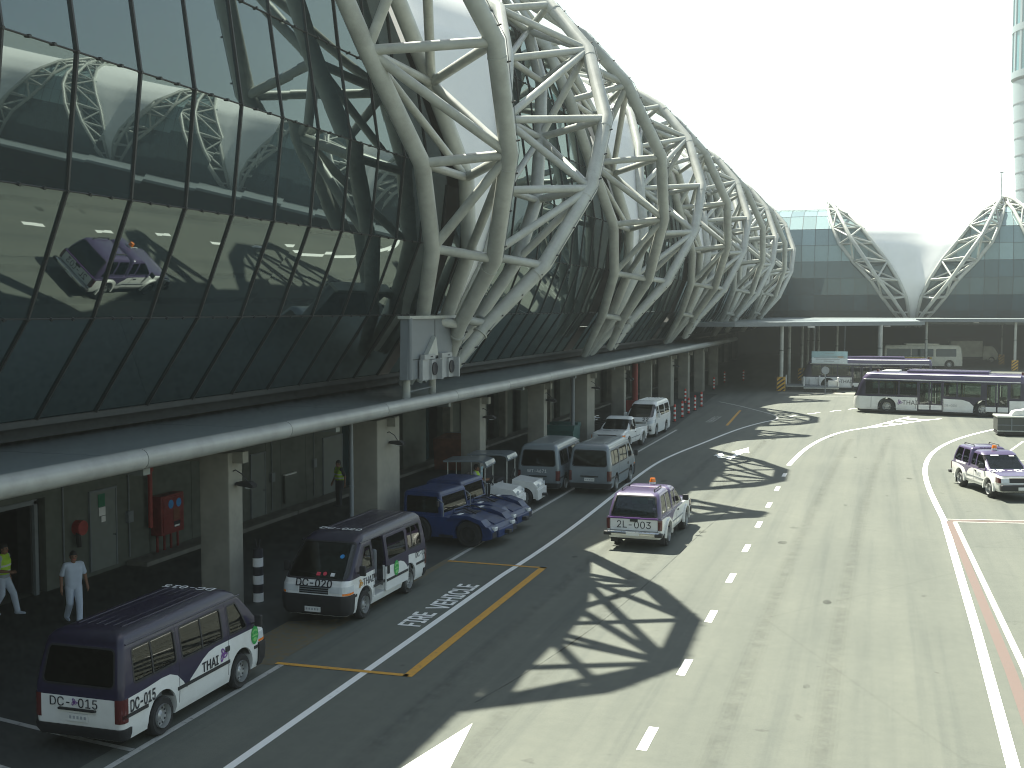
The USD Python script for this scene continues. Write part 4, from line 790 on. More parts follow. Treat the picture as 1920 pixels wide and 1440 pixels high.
def new_van(label, loc, rz):
    S = [(0.2, -2.3, 2.28, .80), (.34, -2.36, 2.36, .83), (.7, -2.38, 2.36, .845), (1.0, -2.38, 2.22, .845), (1.12, -2.37, 2.05, .84), (1.3, -2.35, 1.8, .82), (1.6, -2.3, 1.35, .775), (1.82, -2.25, 1.02, .725), (1.93, -2.18, .84, .65), (1.98, -2.0, .65, .5)]
    v = thing('passenger_van', label, 'van', loc, rz); kw = dict(rf=.28, rr=.1)
    body = loft(S, crown=.01, **kw) - loft(inner_of(S, .05, .6), off=.045, **kw)
    for y in (1.4, -1.2): body -= mani(cyl((-1.2, y, .36), (1.2, y, .36), .41, 28))
    ws = rpoly([(-.74, 1.13), (.74, 1.13), (.66, 1.80), (-.66, 1.80)], .1); sd = [rpoly([(.75, 1.14), (1.62, 1.14), (1.2, 1.7), (.75, 1.7)], .05), rpoly([(-.75, 1.14), (.62, 1.14), (.62, 1.72), (-.75, 1.72)], .06), rpoly([(-2.1, 1.14), (-.86, 1.14), (-.86, 1.72), (-2.05, 1.72)], .06)]
    for p in sd: body -= prism(p, 'x', -1.2, 1.2)
    body -= prism(ws, 'y', .5, 2.6); obj('body', tm(body), 'car_white', v, smooth=25)
    obj('windscreen', tm(shellbit(S, ws.buffer(.012), 'y', .5, 2.6, .01, .02, **kw)), 'tint_glass', v, smooth=25)
    for s in (-1, 1):
        for p in sd: obj('side_window', tm(shellbit(S, p.buffer(.012), 'x', 0 if s > 0 else -1.2, 1.2 if s > 0 else 0, .01, .02, **kw)), 'tint_glass', v, smooth=25)
        obj('headlamp', tm(shellbit(S, Polygon([(s * .45, .76), (s * .86, .84), (s * .86, 1.02), (s * .5, .94)]), 'y', 1.7, 2.6, -.006, .03, **kw)), 'lamp_clear', v)
        obj('mirror', tm(rbox(*sorted((s * .88, s * 1.08)), 1.45, 1.55, 1.1, 1.36, .03)), 'car_white', v)
        for y in (1.4, -1.2): wheel(v, s * .735, y, .33, .2, s)
    obj('grille', tm(shellbit(S, sbox(-.4, .78, .4, .9), 'y', 1.9, 2.6, -.006, .02, **kw)), 'chrome', v); obj('air_intake', tm(shellbit(S, sbox(-.5, .36, .5, .52), 'y', 1.9, 2.6, -.006, .02, **kw)), 'black_plastic', v)
    obj('fog_lamp', cat_([bx(x - .09, x + .09, 2.36, 2.375, .38, .5) for x in (-.65, .65)]), 'black_plastic', v)
    obj('licence_plate', bx(-.2, .2, 2.375, 2.385, .55, .68), 'lamp_white', v)
    obj('fleet_number', text('22', .22, (-.35, 2.2, 1.03), (-1, 0, 0), (0, -.55, .83), bold=True), 'ink_black', v); obj('fleet_number', text('22', .14, (-.62, 2.385, .60), (-1, 0, 0), (0, 0, 1)), 'ink_black', v)
    for x in (-.45, -.27, -.09, .09, .27, .45): obj('roof_rib', tm(rbox(x - .035, x + .035, -1.8, .45, 1.975, 2.005, .012)), 'car_white', v)
    for y in (.5, -.6, -1.6): obj('seat', tm(rbox(-.65, .65, y - .3, y - .1, .6, 1.35, .06)), 'seat_grey', v)
    obj('underbody', bx(-.62, .62, -2.1, 2.1, .22, .42), 'black_plastic', v)
    return v
new_van('white van with number 22 parked facing the viewer beside the bollards', (-12.85, 67.4, 0), 178)

def pickup(label, loc, rz, kind, code=None):
    """Light truck facing +y; kind: canopy (purple hard top over the bed) or crew (white double cab)."""
    v = thing('pickup_truck', label, 'pickup truck', loc, rz); kw = dict(rf=.16, rr=.06)
    S = [(.34, -2.36, 2.32, .78), (.45, -2.42, 2.40, .82), (.70, -2.43, 2.42, .845), (.88, -2.43, 2.38, .845), (.97, -2.42, 2.1, .84)]
    low = loft(S, **kw)
    hood = loft([(.9, -2.4, 2.36, .82), (.965, -2.4, 2.32, .80), (1.03, .7, 1.9, .74), (1.06, .75, 1.5, .66)], **kw)
    rear_y = -.35 if kind == 'crew' else -.62
    tub = None
    body = low + hood
    if kind == 'crew': body -= mani(bx(-.72, .72, -2.33, rear_y - .12, .55, 1.2))
    W0, W1 = 1.43, -1.42
    for y in (W0, W1): body -= mani(cyl((-1.2, y, .36), (1.2, y, .36), .43, 28))
    body -= mani(bx(-.68, .68, rear_y + .1, .95, .6, 1.3))
    CAB = [(.95, rear_y, 1.22, .80), (1.08, rear_y + .01, 1.08, .79), (1.35, rear_y + .05, .66, .745), (1.56, rear_y + .12, .36, .69), (1.64, rear_y + .2, .2, .62), (1.665, rear_y + .35, .05, .5)]
    kc = dict(rf=.2, rr=.1)
    cab = loft(CAB, crown=.01, **kc) - loft(inner_of(CAB, .04, .93), off=.04, **kc)
    ws = rpoly([(-.68, 1.06), (.68, 1.06), (.58, 1.53), (-.58, 1.53)], .07)
    sw = [rpoly([(.02, 1.04), (.95, 1.04), (.45, 1.52), (.02, 1.52)], .05)]
    if kind == 'crew': sw = [rpoly([(.28, 1.04), (.98, 1.04), (.45, 1.52), (.28, 1.52)], .04), rpoly([(-.28, 1.04), (.2, 1.04), (.2, 1.52), (-.2, 1.52)], .04)]
    else: sw.append(rpoly([(-.5, 1.06), (-.06, 1.06), (-.06, 1.52), (-.46, 1.52)], .04))
    cab -= prism(ws, 'y', .3, 1.6); cab -= prism(rpoly([(-.55, 1.1), (.55, 1.1), (.5, 1.5), (-.5, 1.5)], .05), 'y', -1.2, -.2)
    for p in sw: cab -= prism(p, 'x', -1.2, 1.2)
    if kind == 'canopy':
        purple = Polygon([(-2.7, .93), (-1.75, .93), (-1.2, .86), (-.95, .74), (-.8, .60), (-.72, .74), (-.55, .86), (-.3, .93), (.1, .95), (.9, .955), (1.0, .985), (1.75, .985), (2.1, .965), (2.5, .93), (2.5, 2), (-2.7, 2)])
        hp = Polygon([(1.0, .93), (2.7, .86), (2.7, 1.3), (1.0, 1.3)])
        P_ = prism(purple, 'x', -1.5, 1.5)
        obj('lower_body', tm(body - P_), 'car_white', v, smooth=25); obj('upper_body', tm(body ^ P_), 'car_purple', v, smooth=25); obj('cab', tm(cab), 'car_purple', v, smooth=25)
        C = [(.95, -2.42, rear_y - .02, .81), (1.15, -2.38, rear_y - .02, .795), (1.42, -2.26, rear_y - .06, .745), (1.62, -2.12, rear_y - .12, .69), (1.69, -2.0, rear_y - .2, .61), (1.715, -1.8, rear_y - .4, .46)]
        kk = dict(rf=.08, rr=.16); top = loft(C, crown=.01, **kk) - loft(inner_of(C, .04, .94), off=.035, **kk)
        cw = [rpoly([(-2.2, 1.06), (-1.45, 1.06), (-1.42, 1.58), (-1.95, 1.58)], .06), rpoly([(-1.36, 1.06), (-.72, 1.06), (-.78, 1.58), (-1.34, 1.58)], .06)]
        rw = rpoly([(-.72, 1.01), (.72, 1.01), (.61, 1.60), (-.61, 1.60)], .07)
        for p in cw: top -= prism(p, 'x', -1.2, 1.2)
        top -= prism(rw, 'y', -2.7, -1.7); top -= prism(rpoly([(-.5, 1.1), (.5, 1.1), (.45, 1.5), (-.45, 1.5)], .05), 'y', -1.0, -.5)
        hd = obj('hard_top', tm(top), 'car_purple', v, smooth=25)
        for s in (-1, 1):
            for p in cw: obj('window', tm(shellbit(C, p.buffer(.012), 'x', 0 if s > 0 else -1.2, 1.2 if s > 0 else 0, .01, .018, **kk)), 'car_glass', hd, smooth=25)
            obj('roof_rail', tube([(s * .5, -1.9, 1.69), (s * .5, -1.85, 1.77), (s * .5, -.95, 1.77), (s * .5, -.9, 1.69)], .018, 6), 'black_plastic', hd)
        obj('rear_window', tm(shellbit(C, rw.buffer(.012), 'y', -2.7, -1.7, .01, .018, **kk)), 'car_glass', hd, smooth=25)
        obj('window_seal', tm(shellbit(C, rw.buffer(.012).difference(rw.buffer(-.02)), 'y', -2.7, -1.7, -.004, .02, **kk)), 'black_plastic', hd)
        obj('rain_strip', bx(-.74, .74, -2.455, -2.42, .95, .985), 'logo_purple', v)
        bc = obj('beacon', cat_([cyl((.05, -.05, 1.62), (.05, -.05, 1.68), .05, 12), cyl((.05, -.05, 1.68), (.05, -.05, 1.74), .1, 16)]), 'lamp_white', v, label='amber flashing beacon on the cab roof'); obj('dome', cyl((.05, -.05, 1.74), (.05, -.05, 1.86), .1, 16, r1=.08), 'lamp_amber', bc, smooth=40)
        obj('tie_crate', tm(rbox(-.3, .25, -1.6, -.9, .6, 1.15, .04)), 'seat_grey', v)
        wheel_r = 'rim_steel'
    else:
        obj('body', tm(body), 'car_white', v, smooth=25); obj('cab', tm(cab), 'car_white', v, smooth=25)
    for s in (-1, 1):
        for p in sw: obj('side_window', tm(shellbit(CAB, p.buffer(.012), 'x', 0 if s > 0 else -1.2, 1.2 if s > 0 else 0, .01, .018, **kc)), 'car_glass' if kind == 'canopy' else 'tint_glass', v, smooth=25)
        obj('headlamp', tm(shellbit(S, Polygon([(s * .5, .70), (s * .86, .70), (s * .86, .88), (s * .5, .88)]), 'y', 2.1, 2.7, -.01, .03, **kw)), 'lamp_clear', v)
        obj('indicator', tm(shellbit(S, Polygon([(s * .795, .69), (s * .87, .69), (s * .87, .88), (s * .795, .88)]), 'y', 2.05, 2.7, -.018, .03, **kw)), 'lamp_red' if kind == 'canopy' else 'lamp_amber', v)
        obj('tail_lamp', tm(shellbit(S, Polygon([(s * .74, .62), (s * .87, .62), (s * .87, .93), (s * .74, .93)]), 'y', -2.7, -2.34, -.012, .03, **kw)), 'lamp_red', v)
        obj('mirror', tm(rbox(*sorted((s * .84, s * 1.04)), .82, .9, 1.06, 1.24, .03)), 'black_plastic', v)
        arch = []
        for y in (W0, W1):
            wheel(v, s * .735, y, .35, .23, s); t = np.linspace(-5, 185, 16); ring = Polygon([(y + .5 * math.cos(math.radians(a)), .36 + .48 * math.sin(math.radians(a))) for a in t] + [(y + .43 * math.cos(math.radians(a)), .36 + .42 * math.sin(math.radians(a))) for a in t[::-1]])
            obj('arch_flare', tm(prism(ring, 'x', *sorted((s * .83, s * .90)))), 'car_white', v)
        obj('door_gap', tm(shellbit(S, sbox(-.08, .4, -.065, .99), 'x', 0 if s > 0 else -1.2, 1.2 if s > 0 else 0, -.002, .004, **kw)), 'ink_black', v)
        obj('handle', bx(*sorted((s * .845, s * .865)), .02, .18, .86, .9), 'black_plastic', v)
        obj('moulding', tm(shellbit(S, sbox(-.85, .60, .9, .64), 'x', 0 if s > 0 else -1.2, 1.2 if s > 0 else 0, -.012, .01, **kw)), 'steel_grey', v)
        obj('mud_flap', bx(*sorted((s * .63, s * .84)), -1.92, -1.9, .12, .45), 'black_plastic', v)
    obj('windscreen', tm(shellbit(CAB, ws.buffer(.012), 'y', .3, 1.6, .01, .018, **kc)), 'car_glass' if kind == 'canopy' else 'tint_glass', v, smooth=25)
    obj('grille', tm(shellbit(S, sbox(-.48, .71, .48, .87), 'y', 2.1, 2.7, -.006, .03, **kw)), 'black_plastic', v); obj('grille_trim', bx(-.5, .5, 2.4, 2.425, .88, .905), 'chrome', v)
    obj('front_bumper', tm(rbox(-.84, .84, 2.36, 2.56, .40, .64, .05)), 'black_plastic' if kind == 'canopy' else 'car_white', v); obj('rear_bumper', tm(rbox(-.80, .80, -2.60, -2.42, .47, .58, .03)), 'chrome', v); obj('bumper_end', cat_([tm(rbox(x - .12, x + .12, -2.61, -2.42, .44, .56, .03)) for x in (-.78, .78)]), 'black_plastic', v)
    obj('tailgate_gap', cat_([bx(-.73, .73, -2.4345, -2.425, .58, .588), bx(-.735, -.727, -2.4345, -2.425, .58, .93), bx(.727, .735, -2.4345, -2.425, .58, .93)]), 'ink_black', v); obj('tailgate_handle', bx(-.12, .12, -2.45, -2.43, .86, .93), 'black_plastic', v)
    obj('licence_plate', bx(-.2, .2, -2.615, -2.6, .46, .57), 'lamp_white', v); obj('licence_plate', bx(-.2, .2, 2.56, 2.57, .44, .56), 'lamp_white', v)
    obj('wiper', cyl((.05, 1.07, 1.09), (.5, 1.0, 1.13), .008, 5), 'black_plastic', v)
    for x in (-.36, .36): obj('seat', cat_([tm(rbox(x - .27, x + .27, -.1, .4, .62, .86, .05)), tm(rbox(x - .27, x + .27, -.24, -.06, .62, 1.26, .06)), tm(rbox(x - .12, x + .12, -.25, -.14, 1.27, 1.42, .03))]), 'seat_green' if kind == 'canopy' else 'seat_grey', v)
    obj('steering_wheel', tube([(.36 + .17 * math.cos(a), .58 + .05 * math.sin(a), 1.05 + .16 * math.sin(a)) for a in np.linspace(0, 2 * math.pi, 17)], .015, 5, caps=False), 'black_plastic', v)
    obj('dashboard', tm(rbox(-.66, .66, .7, .95, .8, 1.04, .04)), 'black_plastic', v); obj('underbody', bx(-.5, .5, -2.3, 2.2, .28, .5), 'black_plastic', v)
    return v
p1 = pickup('purple and white pickup truck with hard top and number 2L-003, seen from behind', (-6.9, 36.85, 0), -1.7, 'canopy')
obj('fleet_number', text('2L-003', .21, (0, -2.432, .77), (1, 0, 0), (0, 0, 1)), 'ink_black', p1)
p2 = pickup('purple pickup truck with number 2P-031 on its hood at the right edge', (4.47, 49.86, 0), 197.8, 'canopy')
obj('fleet_number', text('2P-031', .36, (-.05, 1.55, 1.06), (-1, 0, 0), (0, -1, .07), bold=True), 'ink_white', p2)
obj('name_strip', bx(.80, .835, -1.95, -.95, .97, 1.03), 'ink_white', p2); obj('name_strip', text('THAI', .15, (.853, .35, .78), (0, 1, 0), (0, 0, 1)), 'ink_grey', p2)
obj('sun_strip', flat(sbox(-.16, -.025, .16, .025), (.25, .445, 1.515), (-1, 0, 0), (0, -.65, .6)), 'ink_white', p2); obj('sun_strip', flat(sbox(-.1, -.03, .1, .03), (-.42, .45, 1.5), (-1, 0, 0), (0, -.65, .6)), 'ink_white', p2)
obj('roof_print', text('TRANSPORT', .09, (0, -.72, 1.66), (-1, 0, 0), (0, -.35, 1)), 'ink_black', p2)
p3 = pickup('white double cab pickup truck parked facing the viewer behind the silver vans', (-12.95, 60.2, 0), 176, 'crew')
obj('fleet_number', text('UPK  62', .15, (0, 1.75, 1.05), (-1, 0, 0), (0, -1, .08)), 'ink_black', p3)

# airside buses
def airbus(label, loc, rz, paint_='thai', L=11.2, dim=False):
    v = thing('airport_bus', label, 'bus', loc, rz); h = L / 2; kw = dict(rf=.55, rr=.25)
    S = [(.26, -h, h - .12, 1.36), (.40, -h, h - .02, 1.40), (.95, -h, h, 1.41), (1.15, -h, h - .03, 1.41), (2.0, -h + .02, h - .32, 1.40), (2.5, -h + .05, h - .62, 1.38), (2.72, -h + .1, h - .8, 1.36), (2.82, -h + .2, h - .95, 1.28), (2.86, -h + .4, h - 1.1, 1.15)]
    body = loft(S, **kw) - loft(inner_of(S, .08, .75), off=.06, **kw)
    wy = h - 2.35; wy2 = -h + 2.6
    for y in (wy, wy2): body -= mani(cyl((-2, y, .5), (2, y, .5), .62, 30)) + mani(bx(-2, 2, y - .62, y + .62, .1, .5))
    ws = rpoly([(-1.25, 1.12), (1.25, 1.12), (1.15, 2.42), (-1.15, 2.42)], .1); body -= prism(ws, 'y', h - 1.6, h + 1)
    wins, doors = [], []
    spans = [(h - 1.75, h - .9, 'w'), (h - 3.1, h - 1.85, 'w'), (h - 4.35, h - 3.2, 'w'), (h - 6.0, h - 4.45, 'd'), (h - 6.9, h - 6.1, 'w'), (h - 8.45, h - 7.0, 'w'), (h - 10.2, h - 8.75, 'd'), (h - 10.9, h - 10.3, 'w')]
    for a, c, t in spans:
        z0 = .42 if t == 'd' else 1.32; p = rpoly([(a, z0), (c, z0), (c, 2.28), (a, 2.28)], .06); (doors if t == 'd' else wins).append(p); body -= prism(p, 'x', -2, 2)
    white = Polygon([(h + 1, .1), (h + 1, 1.18), (h - 4.38, 1.18), (h - 4.38, .1)]).union(Polygon([(h - 6.05, .1), (h - 6.05, 1.16), (h - 7.3, 1.12), (h - 7.75, .98), (h - 8.0, .72), (h - 8.0, .1)])).union(Polygon([(h - 8.0, .1), (h - 8.0, .72), (h - 8.25, .98), (h - 8.6, 1.12), (h - 8.7, 1.13), (h - 8.7, .1)])).union(Polygon([(h - 10.25, .1), (h - 10.25, 1.15), (-h - 1, 1.15), (-h - 1, .1)]))
    Pw = prism(white, 'x', -2, 2); Pp = prism(sbox(-h - 1, 2.33, h + 1, 3), 'x', -2, 2)
    obj('lower_body', tm(body ^ Pw), 'car_white', v, smooth=25); rest = body - Pw
    obj('roof', tm(rest ^ Pp), 'car_purple', v, smooth=25); obj('window_band', tm(rest - Pp), 'car_purple_dark', v, smooth=25)
    for s in (-1, 1):
        for p in wins: obj('window', tm(shellbit(S, p.buffer(.02), 'x', 0 if s > 0 else -2, 2 if s > 0 else 0, .01, .025, **kw)), 'car_glass', v)
        for p in doors:
            a, z0, c, z1 = p.bounds; m = (a + c) / 2
            for q0, q1 in ((a, m - .03), (m + .03, c)):
                d = obj('door', tm(shellbit(S, sbox(q0, z0, q1, z1).difference(sbox(q0 + .09, .78, q1 - .09, 2.2)), 'x', 0 if s > 0 else -2, 2 if s > 0 else 0, .0, .03, **kw)), 'car_purple_dark', v)
                obj('door_glass', tm(shellbit(S, sbox(q0 + .08, .77, q1 - .08, 2.21), 'x', 0 if s > 0 else -2, 2 if s > 0 else 0, .01, .02, **kw)), 'car_glass', d)
                obj('kick_panel', tm(shellbit(S, sbox(q0 + .02, .36, q1 - .02, .70), 'x', 0 if s > 0 else -2, 2 if s > 0 else 0, -.01, .03, **kw)), 'car_white', d)
        for z in (2.36, 2.74): obj('roof_strip', tm(shellbit(S, sbox(-h + .3, z, h - .75, z + .055), 'x', 0 if s > 0 else -2, 2 if s > 0 else 0, -.02, .02, **kw)), 'ink_white', v)
        for y in (wy, wy2):
            wheel(v, s * 1.2, y, .5, .3, s, holes=8, hub=.58)
        obj('panel_gap', cat_([bx(*sorted((s * 1.40, s * 1.413)), y, y + .02, .4, 1.16) for y in (h - 1.3, h - 4.3, h - 6.1)]), 'ink_black', v)
        R = (0, s, 0); xs = s * 1.414
        obj('airline_name', text('THAI', .30, (xs, wy - 1.55 if True else 0, .82), R, (0, 0, 1)), 'ink_black', v); orchid(v, (xs, wy - 1.55 + (-.68 if s > 0 else .68) * 1.0, .82), R, (0, 0, 1), .38)
        obj('fleet_number', text('28-036', .16, (xs, h - 6.55, .72), R, (0, 0, 1)), 'ink_grey', v)
        obj('marker_lamp', bx(*sorted((s * .5, s * .62)), h - .04, h + .02, .62, .74), 'lamp_red', v)
    obj('windscreen', tm(shellbit(S, ws.buffer(.02), 'y', h - 1.6, h + 1, .01, .025, **kw)), 'car_glass', v)
    obj('skirt', bx(-1.33, 1.33, -h + .1, h - .4, .16, .30), 'black_plastic', v)
    obj('roof_unit', tm(rbox(-.95, .95, -h + 2.3, h - 3.6, 2.84, 3.05, .07)), 'car_purple', v); obj('roof_unit', tm(rbox(-.8, .8, h - 3.0, h - 1.9, 2.84, 2.98, .05)), 'car_white', v)
    for y in (h - 1.5, -h + .25): obj('beacon', cyl((0, y, 2.82), (0, y, 3.02), .09, 12), 'lamp_red', v)
    obj('floor', bx(-1.3, 1.3, -h + .15, h - .6, .40, .46), 'seat_grey', v)
    for k in range(5): obj('seat', tm(rbox(-.9, -.4, -h + 1.2 + 1.8 * k, -h + 1.7 + 1.8 * k, .46, 1.35, .08)), 'seat_grey', v)
    obj('grab_rail', cat_([cyl((x, -h + .5, 2.1), (x, h - 1.2, 2.1), .02, 6) for x in (-.6, .6)] + [cyl((x, y, .46), (x, y, 2.1), .02, 6) for x in (-.6, .6) for y in np.arange(-h + 1, h - 1.2, 1.5)]), 'stripe_yellow', v)
    obj('mirror', cat_([tm(rbox(x - .1, x + .1, h - .12, h - .02, 1.5, 1.9, .03)) for x in (-1.55, 1.55)]), 'black_plastic', v)
    return v
b1 = airbus('white airside bus with purple roof and THAI lettering crossing the far road', (3.95, 86.4, 0), 90 - 9.5)
copy(b1, (-1.2, 110.2, 0), 92, 'airside bus with purple roof in shade behind the round sign')

def coach(label, loc, rz):
    v = thing('coach', label, 'bus', loc, rz); kw = dict(rf=.3, rr=.2); h = 4.7
    S = [(.3, -h, h, 1.2), (.5, -h, h, 1.24), (1.3, -h, h, 1.25), (2.4, -h + .03, h - .12, 1.22), (2.7, -h + .08, h - .3, 1.18), (2.85, -h + .3, h - .5, 1.05)]
    body = loft(S, **kw)
    for y in (3.1, -2.6): body -= mani(cyl((-2, y, .48), (2, y, .48), .58, 26))
    Y = prism(sbox(-h - 1, 1.15, 1.0, 1.38), 'x', -2, 2)
    obj('body', tm(body - Y), 'coach_cream', v, smooth=25); obj('side_stripe', tm(body ^ Y), 'coach_yellow', v)
    for s in (-1, 1):
        for a, c in ((-4.4, -1.5), (-1.4, 1.2), (1.5, 3.9)): obj('window', tm(shellbit(S, rpoly([(a, 1.45), (c, 1.45), (c, 2.4), (a, 2.4)], .08), 'x', 0 if s > 0 else -2, 2 if s > 0 else 0, -.006, .02, **kw)), 'dark_glass', v)
        for y in (3.1, -2.6): wheel(v, s * 1.08, y, .48, .28, s, holes=8)
        obj('headlamp', bx(*sorted((s * .6, s * 1.0)), h - .02, h + .02, .65, .85), 'lamp_clear', v)
    obj('windscreen', tm(shellbit(S, rpoly([(-1.1, 1.2), (1.1, 1.2), (1.05, 2.5), (-1.05, 2.5)], .1), 'y', h - 1, h + 1, -.006, .03, **kw)), 'dark_glass', v)
    obj('number_board', bx(-.6, .6, h + .0, h + .02, .5, .6), 'ink_black', v)
    obj('roof_unit', tm(rbox(-.8, .8, -2, 2, 2.83, 3.05, .06)), 'coach_cream', v); obj('skirt', bx(-1.15, 1.15, -4.5, 4.5, .2, .32), 'black_plastic', v)
    return v
coach('cream coach with dark windows and yellow stripe parked beyond the bus', (4.9, 154.2, 0), -80)

# blue aircraft tugs and roofed baggage tractors
def tug(label, loc, rz):
    v = thing('aircraft_tug', label, 'tug', loc, rz, group='blue aircraft tugs beside the open-door van')
    prof = [(-1.62, .30), (-1.62, .88), (-.1, .88), (.45, .87), (1.0, .80), (1.38, .66), (1.5, .54), (1.5, .32), (1.3, .25), (-1.5, .25)]
    b_ = prism(prof, 'x', -.95, .95)
    for y in (.72, -1.0): b_ -= mani(cyl((-2, y, .41), (2, y, .41), .47, 24))
    obj('body', tm(b_), 'car_blue', v)
    obj('hood', tm(prism([(-.1, .88), (-.05, .94), (.5, .92), (1.05, .82), (1.36, .70), (1.36, .64)], 'x', -.42, .42)), 'car_blue', v)
    for k in range(5): obj('hood_slot', bx(-.3, .3, .05 + .12 * k, .10 + .12 * k, .925, .945), 'ink_black', v)
    for s in (-1, 1):
        fn = prism([(.05, .84), (.15, .96), (.75, .98), (1.15, .86), (1.34, .66), (1.2, .70), (.75, .86), (.3, .88)], 'x', *sorted((s * .55, s * 1.0))); obj('fender', tm(fn), 'car_blue', v)
        obj('step', bx(*sorted((s * .9, s * 1.02)), -.25, .2, .28, .34), 'black_plastic', v); obj('headlamp', tm(rbox(*sorted((s * .55, s * .78)), 1.42, 1.53, .52, .64, .02)), 'lamp_clear', v)
        obj('corner_stripe', bx(*sorted((s * .62, s * .9)), 1.4, 1.515, .33, .5), 'ink_black', v); obj('reflector', bx(*sorted((s * .6, s * .9)), .3, .4, .972, .985), 'ink_white', v)
        for y in (.72, -1.0): wheel(v, s * .8, y, .41, .3, s, rim='rubber', holes=0)
        obj('hose', tube([(s * .3, -.05, 1.0), (s * .3, .3, 1.08), (s * .35, .7, .95)], .02, 6), 'black_plastic', v)
        obj('grab_rail', tube([(s * .96, -.12, .9), (s * .96, -.12, 1.3), (s * .96, -.3, 1.42)], .018, 6), 'steel_grey', v)
        obj('mirror', tm(rbox(*sorted((s * .98, s * 1.1)), -.3, -.24, 1.2, 1.38, .02)), 'black_plastic', v)
    cabS = [(.84, -1.55, -.15, .93), (1.2, -1.55, -.2, .92), (1.54, -1.53, -.27, .90), (1.61, -1.48, -.33, .85), (1.635, -1.38, -.43, .7)]
    cb = loft(cabS, rf=.06, rr=.06) - loft(inner_of(cabS, .05, .86), off=.05, rf=.05, rr=.05)
    sw = rpoly([(-1.42, .98), (-.3, .98), (-.36, 1.48), (-1.42, 1.48)], .04); fw = rpoly([(-.82, .98), (.82, .98), (.8, 1.48), (-.8, 1.48)], .04)
    cb -= prism(sw, 'x', -2, 2); cb -= prism(fw, 'y', -3, 1); c = obj('cab', tm(cb), 'car_blue', v)
    for s in (-1, 1): obj('side_window', tm(shellbit(cabS, sw.buffer(.01), 'x', 0 if s > 0 else -2, 2 if s > 0 else 0, .015, .025, rf=.06, rr=.06)), 'car_glass', c)
    obj('windscreen', tm(shellbit(cabS, fw.buffer(.01), 'y', -.8, 1, .015, .025, rf=.06, rr=.06)), 'car_glass', c); obj('rear_window', tm(shellbit(cabS, fw.buffer(.01), 'y', -3, -1.2, .015, .025, rf=.06, rr=.06)), 'car_glass', c)
    obj('seat', tm(rbox(-.6, .6, -1.3, -.9, .86, 1.22, .06)), 'seat_grey', v); obj('rail', tube([(-.5, 0, .9), (-.5, 0, 1.05), (.5, 0, 1.05), (.5, 0, .9)], .018, 6), 'car_blue', v)
    obj('tow_hook', tm(rbox(-.12, .12, 1.48, 1.72, .36, .48, .02)), 'black_plastic', v); obj('front_plate', tm(rbox(-.55, .55, 1.46, 1.56, .3, .56, .03)), 'car_blue', v)
    obj('unit_number', text('T-10', .15, (.952, -1.35, .72), (0, 1, 0), (0, 0, 1)), 'ink_white', v); obj('unit_number', text('T-10', .15, (0, -1.625, .72), (1, 0, 0), (0, 0, 1)), 'ink_white', v)
    return v
t1 = tug('blue aircraft tug with cab at the back, nearer of the two beside the open-door van', (-12.45, 34.25, 0), -96)
copy(t1, (-12.6, 36.5, 0), -94, 'blue aircraft tug, farther of the two, half hidden behind the nearer one')

def tractor(label, loc, rz):
    v = thing('baggage_tractor', label, 'tractor', loc, rz, group='roofed white baggage tractors by the blue tugs')
    b_ = prism([(-1.3, .25), (-1.3, .75), (-.3, .75), (-.25, .45), (.35, .45), (.4, .95), (1.2, .85), (1.35, .7), (1.35, .25)], 'x', -.6, .6)
    for y in (.85, -.85): b_ -= mani(cyl((-1, y, .3), (1, y, .3), .36, 20))
    obj('body', tm(b_), 'car_white', v)
    obj('front_plate', tm(rbox(-.62, .62, 1.3, 1.42, .2, .6, .03)), 'car_white', v); obj('tow_hook', tm(rbox(-.1, .1, 1.4, 1.6, .3, .4, .02)), 'black_plastic', v)
    for s in (-1, 1):
        for y in (.85, -.85): wheel(v, s * .52, y, .31, .2, s, holes=0)
        obj('headlamp', cyl((s * .42, 1.33, .72), (s * .42, 1.38, .72), .08, 14), 'lamp_clear', v)
        for y in (.18, -1.2): obj('roof_post', cyl((s * .56, y, .7), (s * .56, y, 1.82), .022, 8), 'steel_white', v)
    rf = prism(affinity.translate(Polygon([(-1.35, 1.66), (-1.35, 1.72), (.0, 1.76), (.2, 1.70), (.27, 1.57), (.25, 1.5), (.21, 1.5), (.2, 1.57), (.13, 1.66), (-.05, 1.70)]), 0, .12), 'x', -.64, .64); obj('roof', tm(rf), 'car_silver', v, smooth=25)
    obj('roof_number', text('08-04', .12, (0, .285, 1.71), (-1, 0, 0), (0, -.12, 1)), 'ink_grey', v)
    obj('seat', cat_([tm(rbox(-.5, .5, -.7, -.2, .75, .88, .04)), tm(rbox(-.5, .5, -.78, -.66, .85, 1.3, .04))]), 'black_plastic', v)
    obj('steering_wheel', tube([(.2 * math.cos(a), .25 + .06 * math.sin(a), 1.08 + .18 * math.sin(a)) for a in np.linspace(0, 2 * math.pi, 15)], .018, 5, caps=False), 'black_plastic', v); obj('steering_column', cyl((0, .42, .8), (0, .25, 1.08), .025, 6), 'black_plastic', v)
    obj('extinguisher', cyl((.5, -1.0, .8), (.5, -1.0, 1.25), .07, 12), 'pipe_red', v)
    return v
w1 = tractor('white baggage tractor with grey roof and a vested driver at the wheel', (-13.55, 39.75, 0), -86)
copy(w1, (-13.35, 41.75, 0), -88, 'white baggage tractor with grey roof and no driver, behind the manned one')

